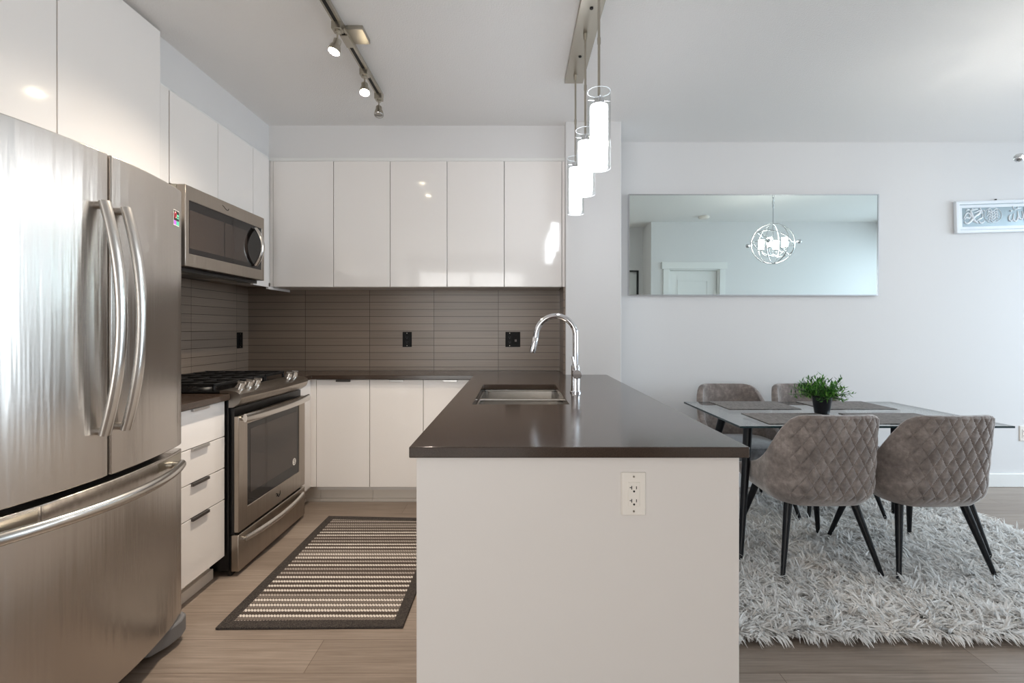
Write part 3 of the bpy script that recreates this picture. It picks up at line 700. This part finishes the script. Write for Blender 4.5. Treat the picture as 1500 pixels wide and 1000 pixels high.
outlet('black single outlet in the middle of the back tiles', (-0.836, YB - 0.0085, 1.156), '-y', 0.072, 0.116, 'blackplate', rec='blackslot')
outlet('black double outlet with pale jack beside the faucet', (-0.020, YB - 0.0085, 1.156), '-y', 0.116, 0.116, 'blackplate', 'double', rec='blackslot')
outlet('black outlet on the left tiles above the range', (XL + 0.0085, 3.575, 1.152), '+x', 0.072, 0.118, 'blackplate', rec='blackslot')
outlet('white outlet low on the dining wall, right of the table', (3.988, YD - 0.0005, 0.418), '-y', 0.075, 0.118, 'white_plastic')

# ------------------------------------------------------------------ kitchen rug
r = thing('kitchen_rug', 'striped dark brown and cream kitchen rug on the floor', 'rug', (-0.85, 2.55, 0))
c4 = [(-1.235, 1.965), (-0.465, 1.975), (-0.455, 3.10), (-1.228, 3.142)]
def quad_at(u, v):
    a, b, c_, d_ = [Vector(p) for p in c4]; return (a * (1 - u) + b * u) * (1 - v) + (d_ * (1 - u) + c_ * u) * v
def rug_sheet(bm, us, vs, here, z0, z1):
    G = {}
    def V(i, j, k):
        if (i, j, k) not in G:
            p = quad_at(us[i], vs[j]); G[(i, j, k)] = bm.verts.new((p.x, p.y, (z0, z1)[k]))
        return G[(i, j, k)]
    ok = {(i, j) for i in range(len(us) - 1) for j in range(len(vs) - 1) if here((us[i] + us[i + 1]) / 2, (vs[j] + vs[j + 1]) / 2)}
    for i, j in ok:
        bm.faces.new((V(i, j, 1), V(i + 1, j, 1), V(i + 1, j + 1, 1), V(i, j + 1, 1))); bm.faces.new((V(i, j, 0), V(i, j + 1, 0), V(i + 1, j + 1, 0), V(i + 1, j, 0)))
        for di, dj, a, b in ((-1, 0, (i, j + 1), (i, j)), (1, 0, (i + 1, j), (i + 1, j + 1)), (0, -1, (i, j), (i + 1, j)), (0, 1, (i + 1, j + 1), (i, j + 1))):
            if (i + di, j + dj) not in ok: bm.faces.new((V(*a, 0), V(*b, 0), V(*b, 1), V(*a, 1)))
bw, bh = 0.062, 0.042
rf = BM(); rug_sheet(rf, [bw, 1 - bw], [bh, 1 - bh], lambda u, v: True, 0.0, 0.008)
r.location = (0, 0, 0); obj('field', rf, 'rug_field', r)
bm = BM(); rug_sheet(bm, [0, bw, 1 - bw, 1], [0, bh, 1 - bh, 1], lambda u, v: u < bw or u > 1 - bw or v < bh or v > 1 - bh, 0.0, 0.010)
obj('border', bm, 'rug_border', r, bevel=0.003)

# ------------------------------------------------------------------ shag rug
sr = thing('shag_rug', 'thick pale grey shag rug under the dining table', 'rug', (1.87, 2.65, 0))
GX0, GX1, GY0, GY1 = 0.74, 2.99, 1.90, 3.58
obj('backing', BM(box, GX0 + 0.03, GX1 - 0.03, GY0 + 0.06, GY1 - 0.03, 0.0, 0.010), 'rug_back', sr, bevel=0.004)
def pile(n):
    # tufts share a lean; strands in a tuft fan out
    nt = n // 9
    tx = rng.uniform(GX0, GX1, nt); ty = GY0 + (GY1 - GY0) * rng.beta(1, 1.15, nt)
    tl = rng.uniform(0, 2 * PI, nt); tm = rng.uniform(1.4, 3.2, nt)
    # strands near the edges fall outwards
    ex = np.clip((tx - (GX1 - 0.1)) / 0.1, 0, 1) - np.clip((GX0 + 0.1 - tx) / 0.1, 0, 1)
    ey = np.clip((ty - (GY1 - 0.1)) / 0.1, 0, 1) - 2.2 * np.clip((GY0 + 0.16 - ty) / 0.16, 0, 1)
    lx = np.cos(tl) * tm * 0.8 + 0.25 + ex * 1.0; ly = np.sin(tl) * tm * 0.8 - 0.25 + ey * 1.1
    k = np.repeat(np.arange(nt), 9); N = len(k)
    bx = np.clip(tx[k] + rng.normal(0, 0.011, N), GX0, GX1); by = np.clip(ty[k] + rng.normal(0, 0.011, N), GY0, GY1)
    vx = lx[k] + rng.normal(0, 0.45, N); vy = ly[k] + rng.normal(0, 0.45, N)
    L = rng.uniform(0.045, 0.085, N); W = rng.uniform(0.0028, 0.0060, N)
    m_ = np.sqrt(vx ** 2 + vy ** 2) + 1e-6; ca = rng.uniform(0, 2 * PI, N)
    wx = np.cos(ca) * W; wy = np.sin(ca) * W
    lev = []
    for t, wd in ((0, 1.0), (0.4, 1.0), (0.75, 0.8), (1.0, 0.15)):
        lean = np.arctan(m_) ; hz = L * t * np.cos(lean * (0.35 + 0.75 * t)); hr = L * t * np.sin(lean * (0.35 + 0.75 * t))
        px = bx + vx / m_ * hr; py = by + vy / m_ * hr; pz = np.maximum(0.006, 0.012 + hz)
        lev += [np.stack([px - wx * wd, py - wy * wd, pz], 1), np.stack([px + wx * wd, py + wy * wd, pz], 1)]
    V = np.stack(lev, 1).reshape(-1, 3)
    base = np.arange(N)[:, None] * 8
    F = np.concatenate([base + np.array([[2 * i, 2 * i + 1, 2 * i + 3, 2 * i + 2]]) for i in range(3)], 0)
    return V, F
V, F = pile(72000)
me = bpy.data.meshes.new('pile'); nv, nf = len(V), len(F)
V = V - np.array(sr.location)
me.vertices.add(nv); me.vertices.foreach_set('co', V.astype(np.float32).ravel())
me.loops.add(nf * 4); me.loops.foreach_set('vertex_index', F.astype(np.int32).ravel())
me.polygons.add(nf); me.polygons.foreach_set('loop_start', (np.arange(nf) * 4).astype(np.int32))
me.update(calc_edges=True); me.validate(); me.materials.append(M['shag'])
po = bpy.data.objects.new('pile', me); COL.objects.link(po); po.parent = sr; po['kind'] = 'stuff'

# ------------------------------------------------------------------ dining table
t = thing('dining_table', 'rectangular glass dining table on splayed black legs', 'table', (1.818, 2.80, 0))
TX0, TX1, TY0, TY1 = 1.128, 2.510, 2.40, 3.20
bm = BM(); box(bm, TX0, TX1, TY0, TY1, 0.740, 0.750)
gt = obj('tabletop', bm, ['tableglass', 'glassedge'], t)
for p in gt.data.polygons:
    if abs(p.normal.z) < 0.5: p.material_index = 1
for sx in (-1, 1):
    for sy in (-1, 1):
        bm = BM(); tube(bm, [(1.818 + sx * 0.655, 2.80 + sy * 0.325, 0.013), (1.818 + sx * 0.530, 2.80 + sy * 0.155, 0.715)], [0.0125, 0.024], 18)
        tube(bm, [(1.818 + sx * 0.530, 2.80 + sy * 0.155, 0.715), (1.818 + sx * 0.527, 2.80 + sy * 0.152, 0.739)], [0.026, 0.026], 18)
        obj('leg', bm, 'legblack', t, smooth=True)
bm = BM(); tube(bm, [(1.818 - 0.525, 2.645, 0.722), (1.818 + 0.525, 2.955, 0.722)], 0.010, 12); tube(bm, [(1.818 - 0.525, 2.955, 0.722), (1.818 + 0.525, 2.645, 0.722)], 0.010, 12)
fr = obj('cross_frame', bm, 'legblack', t, smooth=True)
for (x, y, lab) in ((1.30, 2.45, 'grey placemat at the near end beside the island, before the left near chair'), (1.86, 2.45, 'grey placemat on the near table edge before the right near chair'), (1.295, 2.895, 'grey placemat on the far table edge nearest the island'), (1.875, 2.895, 'grey placemat on the far table edge behind the plant')):
    p = obj('placemat', BM(box, x, x + 0.44, y, y + 0.305, 0.7505, 0.7535), 'mat', bevel=0.001)
    tag(p, lab, 'placemat', 'placemats on the glass table')

# ------------------------------------------------------------------ potted plant
pl = thing('potted_plant', 'bushy green plant in a small black pot on the table', 'plant', (1.765, 2.752, 0.751))
bm = BM(); lathe(bm, [(0.0, 0.0), (0.036, 0.0), (0.038, 0.002), (0.052, 0.098), (0.054, 0.104), (0.050, 0.104), (0.048, 0.09), (0.0, 0.088)], (1.765, 2.752, 0.751), 'z', 32)
pot = obj('pot', bm, 'pot', pl, smooth=True)
bm = BM(); lathe(bm, [(0.0481, 0.0895), (0.02, 0.094), (0, 0.095)], (1.765, 2.752, 0.751), 'z', 24); obj('soil', bm, 'soil', pl, smooth=True)
fol, stm = BM(), BM(); base = Vector((1.765, 2.752, 0.842))
for k in range(96):
    a = random.uniform(0, 2 * PI); e = random.uniform(0.0, 1.0) ** 0.6
    th = R(8 + 68 * e); Ls = random.uniform(0.105, 0.150) * (1.0 - 0.05 * e)
    d = Vector((math.sin(th) * math.cos(a), math.sin(th) * math.sin(a), math.cos(th)))
    b0 = base + Vector((math.cos(a), math.sin(a), 0)) * random.uniform(0, 0.03)
    pts = [b0 + d * Ls * q + Vector((0, 0, -0.035 * e * q * q)) for q in (0, 0.35, 0.7, 1)]
    tube(stm, pts, 0.0011, 5)
    for j in range(9):
        q = 0.22 + 0.78 * j / 8; i = min(2, int(q * 3)); p = pts[i].lerp(pts[i + 1], q * 3 - i)
        dd = (pts[i + 1] - pts[i]).normalized()
        side = Vector((random.uniform(-1, 1), random.uniform(-1, 1), random.uniform(-0.5, 0.7)))
        ld = (dd * 0.7 + side.normalized() * 0.8).normalized(); L = random.uniform(0.022, 0.038); u, v = frame_of(ld); wv = u * L * 0.17
        q0 = fol.verts.new(p); q1 = fol.verts.new(p + ld * L * 0.45 + wv); q2 = fol.verts.new(p + ld * L - v * L * 0.12); q3 = fol.verts.new(p + ld * L * 0.45 - wv)
        q4 = fol.verts.new(p + ld * L * 0.45 + v * L * 0.05)
        fol.faces.new((q0, q1, q4)); fol.faces.new((q1, q2, q4)); fol.faces.new((q2, q3, q4)); fol.faces.new((q3, q0, q4))
lv = obj('leaves', fol, 'leaf', pl); lv['kind'] = 'stuff'
obj('stems', stm, 'stem', pl)

# ------------------------------------------------------------------ dining chairs
def lerp_tab(tab, x):
    xs, ys = zip(*tab); return float(np.interp(x, xs, ys))
TOP = [(0, .832), (.15, .832), (.20, .826), (.235, .808), (.262, .775), (.29, .725), (.33, .650), (.38, .588), (.44, .548), (.52, .518), (.60, .492), (.66, .474)]
HALF = 0.66
def plan(s):   # arc length from rear centre -> plan position and outward normal
    a = abs(s); sg = 1 if s >= 0 else -1; r0 = 0.145; f0 = 0.120
    if a < f0: x, y, nx, ny = a, -0.245 , 0, -1
    elif a < f0 + r0 * PI / 2:
        q = (a - f0) / r0; x, y = f0 + r0 * math.sin(q), -0.245 + r0 - r0 * math.cos(q); nx, ny = math.sin(q), -math.cos(q)
    else:
        q = a - f0 - r0 * PI / 2; x, y = f0 + r0 - 0.04 * q * q / 0.1 * 0.3, -0.245 + r0 + q; nx, ny = 1, 0.05
    # a soft bow across the flat of the back
    y -= 0.018 * max(0, 1 - (a / 0.25) ** 2)
    return sg * x, y, sg * nx, ny
def chair_shell(bm):
    NU, NV = 264, 84; G = []
    for i in range(NU + 1):
        s = -HALF + 2 * HALF * i / NU; a = abs(s); x, y, nx, ny = plan(s); top = lerp_tab(TOP, a); top = 0.5 * top + 0.25 * (lerp_tab(TOP, a + 0.025) + lerp_tab(TOP, abs(a - 0.025))); zb = 0.372 + 0.028 * (a / HALF) ** 2
        row = []; th = 0.042
        def place(z, off):
            k = max(0, (z - 0.42) / 0.41); rear = max(0.0, 1 - (a / 0.42) ** 2)
            lean = -0.060 * k * rear; under = 0.055 * max(0, (0.46 - z) / 0.09) ** 2
            sc = 1 - 0.035 * k
            return (x * sc + nx * (off - under), y + lean + ny * (off - under), z)
        for j in range(NV + 1):
            q = j / NV; z = zb + (top - 0.012 - zb) * q
            fade = max(0, min(1, (0.235 - a) / 0.02)) * max(0, min(1, (z - 0.40) / 0.03))
            pu, pz = 0.060, 0.098; A = s / pu + z / pz; B_ = s / pu - z / pz
            dl = min(abs(A - round(A)), abs(B_ - round(B_)))
            dsp = fade * (0.0045 * min(1, (dl / 0.5) ** 0.7 * 1.25) - 0.0045 * math.exp(-(dl / 0.055) ** 2))
            row.append(place(z, dsp))
        for q in (0.25, 0.5, 0.75): 
            an = PI * q; row.append(place(top - 0.012 + 0.014 * math.sin(an), -th / 2 + th / 2 * math.cos(an)))
        for j in range(17):
            q = 1 - j / 16; z = 0.43 + (top - 0.012 - 0.43) * q
            row.append(place(min(z, top - 0.01), -th))
        row.append(place(0.392, -th - 0.01))
        G.append([bm.verts.new(p) for p in row])
    for a, b in zip(G, G[1:]):
        for j in range(len(a) - 1): bm.faces.new((a[j], b[j], b[j + 1], a[j + 1]))
        bm.faces.new((a[-1], b[-1], b[0], a[0]))
    bm.faces.new(G[0]); bm.faces.new(G[-1][::-1])
def make_chair(label, group):
    c = thing('dining_chair', label, 'chair', (0, 0, 0), group)
    obj('backrest', BM(chair_shell), 'velvet', c, smooth=True)
    bm = BM(); n = 36
    def se(t_, rx, ry, p=4.0):
        ct, st = math.cos(t_), math.sin(t_); k = (abs(ct) ** p + abs(st) ** p) ** (-1 / p); return rx * ct * k, ry * st * k
    prof = [(0.86, .378), (0.95, .388), (1.0, .405), (1.0, .450), (0.985, .468), (0.95, .480), (0.80, .488), (0.5, .492), (0.2, .493)]
    rings = []
    for k, z in prof:
        rings.append([bm.verts.new((se(2 * PI * i / n, 0.203 * k, 0.222 * k)[0], 0.035 + se(2 * PI * i / n, 0.203 * k, 0.222 * k)[1], z)) for i in range(n)])
    for a, b in zip(rings, rings[1:]):
        for i in range(n): bm.faces.new((a[i], a[(i + 1) % n], b[(i + 1) % n], b[i]))
    bm.faces.new(rings[0][::-1]); bm.faces.new(rings[-1])
    obj('seat', bm, 'seat_cloth', c, smooth=True)
    for sx in (-1, 1):
        for sy in (-1, 1):
            bm = BM(); tube(bm, [(sx * 0.250, sy * 0.245 + 0.01, 0.013), (sx * 0.165, sy * 0.150 + 0.01, 0.376)], [0.0095, 0.0195], 18); obj('leg', bm, 'legblack', c, smooth=True)
    return c
cg = 'grey velvet chairs around the glass table'
ch = make_chair('grey velvet chair at the near table side beside the island, quilted back to us', cg)
ch.location = (1.533, 2.545, 0); ch.rotation_euler = (0, 0, R(1))
dup(ch, (2.073, 2.535, 0), R(3), 'grey velvet chair at the near table side farther from the island, quilted back to us', cg)
dup(ch, (1.555, 3.27, 0), R(180), 'grey velvet chair on the far table side nearest the pillar, facing us', cg)
dup(ch, (2.098, 3.27, 0), R(180), 'grey velvet chair on the far table side, partly hidden behind the plant', cg)

# ------------------------------------------------------------------ wall mirror
mi = thing('wall_mirror', 'wide frameless-looking mirror with thin silver edge on the dining wall', 'mirror', (1.853, YD, 1.497))
mx0, mx1, mz0, mz1 = 0.880, 2.826, 1.497, 2.285
def tilt(o): o.rotation_euler = (R(0.5), 0, 0)
bm = BM(); box(bm, mx0 + 0.008, mx1 - 0.008, YD - 0.026, YD - 0.004, mz0 + 0.008, mz1 - 0.008); obj('mirror_glass', bm, 'mirror', mi)
bm = BM()
for a, b, c_, d_ in ((mx0, mx1, mz0, mz0 + 0.0078), (mx0, mx1, mz1 - 0.0078, mz1), (mx0, mx0 + 0.0078, mz0 + 0.0078, mz1 - 0.0078), (mx1 - 0.0078, mx1, mz0 + 0.0078, mz1 - 0.0078)): box(bm, a, b, YD - 0.030, YD - 0.002, c_, d_)
obj('frame', bm, 'silver', mi)
tilt(mi)

# ------------------------------------------------------------------ calligraphy picture
pc = thing('calligraphy_picture', 'white framed silver picture with white calligraphy on the dining wall', 'picture', (3.73, YD, 2.11))
QX0, QX1, QZ0, QZ1 = 3.432, 4.075, 1.988, 2.240
bm = BM(); cells(bm, [QX0, QX0 + 0.030, QX1 - 0.030, QX1], [QZ0, QZ0 + 0.026, QZ1 - 0.026, QZ1], lambda a, b: not (QX0 + 0.03 < a < QX1 - 0.03 and QZ0 + 0.026 < b < QZ1 - 0.026), YD - 0.030, YD - 0.003)
for v in bm.verts: v.co = Vector((v.co.x, v.co.z, v.co.y))
obj('frame', bm, 'picture_white', pc, bevel=0.006)
obj('panel', BM(box, QX0 + 0.03, QX1 - 0.03, YD - 0.012, YD - 0.005, QZ0 + 0.026, QZ1 - 0.026), 'picture_silver', pc)
bm = BM(); cells(bm, [QX0 + 0.036, QX0 + 0.060, QX1 - 0.060, QX1 - 0.036], [QZ0 + 0.030, QZ0 + 0.052, QZ1 - 0.052, QZ1 - 0.030], lambda a, b: not (QX0 + 0.06 < a < QX1 - 0.06 and QZ0 + 0.052 < b < QZ1 - 0.052), YD - 0.015, YD - 0.012)
for v in bm.verts: v.co = Vector((v.co.x, v.co.z, v.co.y))
obj('inner_border', bm, 'picture_white', pc)
K = 3.75 / 700 / 13.64
def cz(px, py): return (3.432 + (px - 85) * K, YD - 0.0135, 2.240 - (py - 150) * K)
bm = BM()
def stroke(pts, w0, w1=None, n=8):
    pp = bez([cz(*p) for p in pts], n); k = len(pp); w1 = w1 or w0
    tube(bm, pp, [1.25 * (w0 + (w1 - w0) * math.sin(PI * i / (k - 1))) * K for i in range(k)], 8, flat=1.0)
for pts, a, b in (
    ([(412, 330), (435, 430), (478, 540), (552, 592)], 10, 20), ([(625, 318), (585, 390), (520, 440), (455, 500), (400, 560), (345, 592), (300, 580), (288, 545)], 8, 17),
    ([(425, 345), (500, 318), (560, 312)], 6, 12), ([(470, 385), (540, 365), (585, 345), (632, 352), (628, 388), (575, 402)], 6, 11),
    ([(500, 455), (560, 430), (600, 405)], 6, 10), ([(525, 545), (590, 505), (655, 480)], 6, 14), ([(570, 540), (598, 590), (645, 584), (688, 548)], 6, 12),
    ([(272, 500), (300, 440), (345, 385), (400, 420), (398, 475), (350, 490), (320, 450)], 6, 12), ([(285, 520), (330, 470), (395, 500)], 6, 10),
    ([(325, 345), (355, 318), (385, 330)], 8, 14), ([(430, 305), (455, 312)], 12, 14), ([(598, 300), (612, 308)], 12, 14), ([(660, 345), (690, 352)], 8, 12), ([(640, 400), (650, 450), (640, 470)], 6, 8),
    ([(1440, 375), (1455, 470), (1430, 530), (1385, 520), (1362, 470), (1350, 375)], 7, 13), ([(1350, 375), (1352, 480), (1318, 560), (1270, 560), (1255, 500), (1272, 420)], 7, 13), ([(1258, 520), (1210, 568), (1170, 535), (1178, 470), (1215, 440)], 7, 12),
    ([(1200, 370), (1225, 365)], 14, 16), ([(1290, 350), (1330, 330), (1370, 322), (1420, 315)], 5, 9), ([(1345, 295), (1352, 300)], 12, 13), ([(1240, 235), (1258, 290), (1280, 345)], 4, 7), ([(1495, 300), (1495, 575)], 12, 12)):
    stroke(pts, a, b)
el = [cz(855 + 172 * math.cos(2 * PI * k / 48), 440 + 150 * math.sin(2 * PI * k / 48)) for k in range(48)]
tube(bm, el, 5 * K, 6, closed=True)
for k in range(5):
    y0 = 330 + 52 * k; stroke([(720 + 18 * abs(k - 2), y0 + 40), (790, y0 - 20), (850, y0 + 35), (920, y0 - 15), (985 - 18 * abs(k - 2), y0 + 30)], 3, 7)
for k in range(4): stroke([(770 + 50 * k, 340 + 10 * abs(k - 2)), (800 + 45 * k, 420), (770 + 52 * k, 540 - 8 * abs(k - 1))], 3, 6)
obj('calligraphy', bm, 'picture_white', pc, smooth=True)
bm = BM(); tube(bm, [(3.765, YD - 0.008, 2.2405), (3.765, YD - 0.008, 2.252)], 0.007, 12); obj('hanger', bm, 'slot', pc)
pc.rotation_euler = (0, R(-1.6), 0)

# ------------------------------------------------------------------ pendant light over the island
pe = thing('pendant_light', 'three lit glass cylinder pendants hanging from one ceiling bar', 'pendant light', (0.341, 2.33, HC))
obj('canopy', BM(box, 0.287, 0.395, 1.85, 2.80, HC - 0.026, HC - 0.0005), 'nickel', pe, bevel=0.002)
for y in (2.14, 2.52):
    bm = BM(); tube(bm, [(0.341, y, HC - 0.0295), (0.341, y, HC - 0.0255)], 0.008, 14); obj('canopy_screw', bm, 'slot', pe)
for y in (1.95, 2.33, 2.712):
    bm = BM(); tube(bm, [(0.341, y, HC - 0.026), (0.341, y, 2.172)], 0.0055, 12); tube(bm, [(0.341, y, HC - 0.055), (0.341, y, HC - 0.026)], [0.008, 0.011], 14)
    tube(bm, [(0.341, y, 2.40), (0.341, y, 2.425)], 0.0072, 12)
    rd = obj('rod', bm, 'nickel', pe, smooth=True)
    bm = BM(); lathe(bm, [(0.0, 2.180), (0.020, 2.180), (0.022, 2.176), (0.022, 2.150), (0, 2.150)], (0.341, y, 0), 'z', 20)
    tube(bm, [(0.341 - 0.048, y - 0.004, 2.170), (0.341 + 0.048, y + 0.004, 2.170)], 0.0025, 8)
    tube(bm, [(0.341 - 0.004, y - 0.048, 2.170), (0.341 + 0.004, y + 0.048, 2.170)], 0.0025, 8); obj('holder', bm, 'chrome', pe, smooth=True)
    bm = BM(); lathe(bm, [(0.010, 2.1495), (0.034, 2.148), (0.036, 2.144), (0.036, 1.915), (0.034, 1.912)], (0.341, y, 0), 'z', 32, cap1=True); obj('frosted_tube', bm, 'lit_tube', pe, smooth=True)
    bm = BM(); lathe(bm, [(0.0475, 2.205), (0.0475, 1.892), (0.0450, 1.892), (0.0450, 2.205), (0.0475, 2.205)], (0.341, y, 0), 'z', 40); gs = obj('glass_shade', bm, 'glass', pe, smooth=True)
    for z in (2.2055, 1.8915):
        bm = BM(); tube(bm, [(0.341 + 0.0463 * math.cos(2 * PI * k / 40), y + 0.0463 * math.sin(2 * PI * k / 40), z) for k in range(40)], 0.0013, 6, closed=True); obj('rim', bm, 'glassrim', gs, smooth=True)

# ------------------------------------------------------------------ ceiling track light
tk = thing('track_light', 'bronze nickel ceiling track with three small spotlights', 'track light', (-0.83, 2.35, HC))
bm = BM(); box(bm, -0.849, -0.811, 1.75, 2.945, HC - 0.040, HC - 0.018); obj('track', bm, 'nickel', tk, bevel=0.002)
bm = BM(); box(bm, -0.838, -0.822, 1.76, 2.93, HC - 0.0415, HC - 0.0395); obj('track_slot', bm, 'slot', tk)
bm = BM(); box(bm, -0.815, -0.735, 2.30, 2.42, HC - 0.022, HC - 0.0005); box(bm, -0.850, -0.810, 2.31, 2.41, HC - 0.046, HC - 0.0005); obj('canopy', bm, 'nickel', tk, bevel=0.002)
def head(y, lit, aim):
    bm = BM(); box(bm, -0.852, -0.808, y - 0.022, y + 0.022, HC - 0.072, HC - 0.038); tube(bm, [(-0.83, y, HC - 0.072), (-0.83, y, HC - 0.082)], 0.014, 14)
    pv = Vector((-0.83, y, HC - 0.118)); tube(bm, [(-0.83, y, HC - 0.08), pv], 0.0045, 10); hd = obj('spot_head', bm, 'nickel', tk, bevel=0.001)
    d = Vector(aim).normalized(); a = pv - d * 0.004; b = pv + d * 0.052
    bm = BM(); tube(bm, [a, a + d * 0.002, a + d * 0.026, a + d * 0.034, b, b + d * 0.006], [0.012, 0.018, 0.018, 0.024, 0.0275, 0.0275], 24); obj('lamp_can', bm, 'nickel', hd, smooth=True)
    bm = BM(); e = b + d * 0.0062; tube(bm, [e, e + d * 0.003, e + d * 0.005], [0.0255, 0.023, 0.012], 24); obj('bulb', bm, 'lit_spot' if lit else 'unlit_spot', hd, smooth=True)
    if lit:
        L = bpy.data.lights.new('spot_lamp', 'SPOT'); L.energy = 52; L.color = (1.0, 0.87, 0.72); L.spot_size = R(125); L.spot_blend = 0.9; L.shadow_soft_size = 0.025
        o = bpy.data.objects.new('spot_lamp', L); COL.objects.link(o); o.location = e + d * 0.012; o.rotation_euler = d.to_track_quat('-Z', 'Y').to_euler()
        o.parent = tk; o.location = e + d * 0.012 - tk.location
head(2.23, True, (-0.25, -0.15, -1)); head(2.63, True, (0.12, -0.35, -1)); head(2.905, False, (0.10, -0.35, -0.9))

# ------------------------------------------------------------------ chandelier above the table (mostly seen in the mirror)
CX, CY, CZ, CR = 2.772, 2.290, 2.128, 0.215
cd = thing('chandelier', 'silver orb chandelier with lit white candle shades, seen in the mirror', 'chandelier', (CX, CY, HC))
def ringpts(rad, rot, n=64):
    return [Vector((CX, CY, CZ)) + rot @ Vector((rad * math.cos(2 * PI * k / n), rad * math.sin(2 * PI * k / n), 0)) for k in range(n)]
bm = BM()
for ax, tiltd, rad in (((0, 0, 1), 0, CR), (None, 0, 0),):
    if ax: tube(bm, ringpts(CR, Matrix.Rotation(R(4), 3, 'Y')), 0.0045, 8, closed=True)
for az, rad in ((15, CR), (75, CR * 0.985), (135, CR * 0.97)):
    tube(bm, ringpts(rad, Matrix.Rotation(R(az), 3, 'Z') @ Matrix.Rotation(R(90), 3, 'X')), 0.005, 8, closed=True)
for az, tl in ((30, 42), (150, -38)):
    tube(bm, ringpts(CR * 0.96, Matrix.Rotation(R(az), 3, 'Z') @ Matrix.Rotation(R(tl), 3, 'Y')), 0.005, 8, closed=True)
obj('orb_rings', bm, 'silver', cd, smooth=True)
bm = BM(); tube(bm, [(CX, CY, HC - 0.10), (CX, CY, CZ - 0.12)], 0.004, 10)
for k in range(4):
    a = R(45 + 90 * k); d = Vector((math.cos(a), math.sin(a), 0)); c0 = Vector((CX, CY, CZ))
    tube(bm, bez([c0 + Vector((0, 0, -0.115)), c0 + d * 0.05 + Vector((0, 0, -0.135)), c0 + d * 0.10 + Vector((0, 0, -0.10)), c0 + d * 0.115 + Vector((0, 0, -0.055))], 8), 0.004, 8)
    tube(bm, [c0 + d * 0.115 + Vector((0, 0, -0.06)), c0 + d * 0.115 + Vector((0, 0, -0.05))], [0.012, 0.026], 16)
obj('candle_arms', bm, 'silver', cd, smooth=True)
for k in range(4):
    a = R(45 + 90 * k); d = Vector((math.cos(a), math.sin(a), 0)); c0 = Vector((CX, CY, CZ)) + d * 0.115
    bm = BM(); tube(bm, [c0 + Vector((0, 0, -0.049)), c0 + Vector((0, 0, 0.050))], [0.027, 0.030], 20); obj('candle_shade', bm, 'lit_shade', cd, smooth=True)
bm = BM()
for k in range(5):
    zc = HC - 0.03 - 0.034 * k; tube(bm, [(CX + (0.010 * math.cos(a) if k % 2 else 0), CY + (0 if k % 2 else 0.010 * math.cos(a)), zc + 0.022 * math.sin(a)) for a in [2 * PI * q / 14 for q in range(14)]], 0.0028, 6, closed=True)
lathe(bm, [(0, HC - 0.0005), (0.055, HC - 0.0005), (0.055, HC - 0.012), (0.02, HC - 0.022), (0, HC - 0.024)], (CX, CY, 0), 'z', 28)
tube(bm, [(CX, CY, CZ + CR - 0.01), (CX, CY, HC - 0.17)], 0.004, 8)
obj('chain', bm, 'silver', cd, smooth=True)
for k in range(4):
    a = R(90 * k + 38); d = Vector((math.cos(a), math.sin(a), 0)); c0 = Vector((CX, CY, CZ)) + d * (CR + 0.004)
    bm = BM(); tube(bm, [c0, c0 + d * 0.008], [0.006, 0.010], 12); lathe(bm, [(0.0005, -0.022), (0.012, -0.019), (0.020, -0.010), (0.022, 0), (0.020, 0.010), (0.012, 0.019), (0.0005, 0.022)], c0 + d * 0.029, 'z', 20)
    obj('crystal_ball', bm, 'silver', cd, smooth=True)
# smoke detector, seen in the mirror
bm = BM(); lathe(bm, [(0, HC - 0.0005), (0.07, HC - 0.0005), (0.07, HC - 0.02), (0.055, HC - 0.035), (0, HC - 0.038)], (2.535, 1.0, 0), 'z', 32)
tag(obj('smoke_detector', bm, 'white_plastic', smooth=True), 'round white smoke detector on the ceiling, seen in the mirror', 'smoke detector')
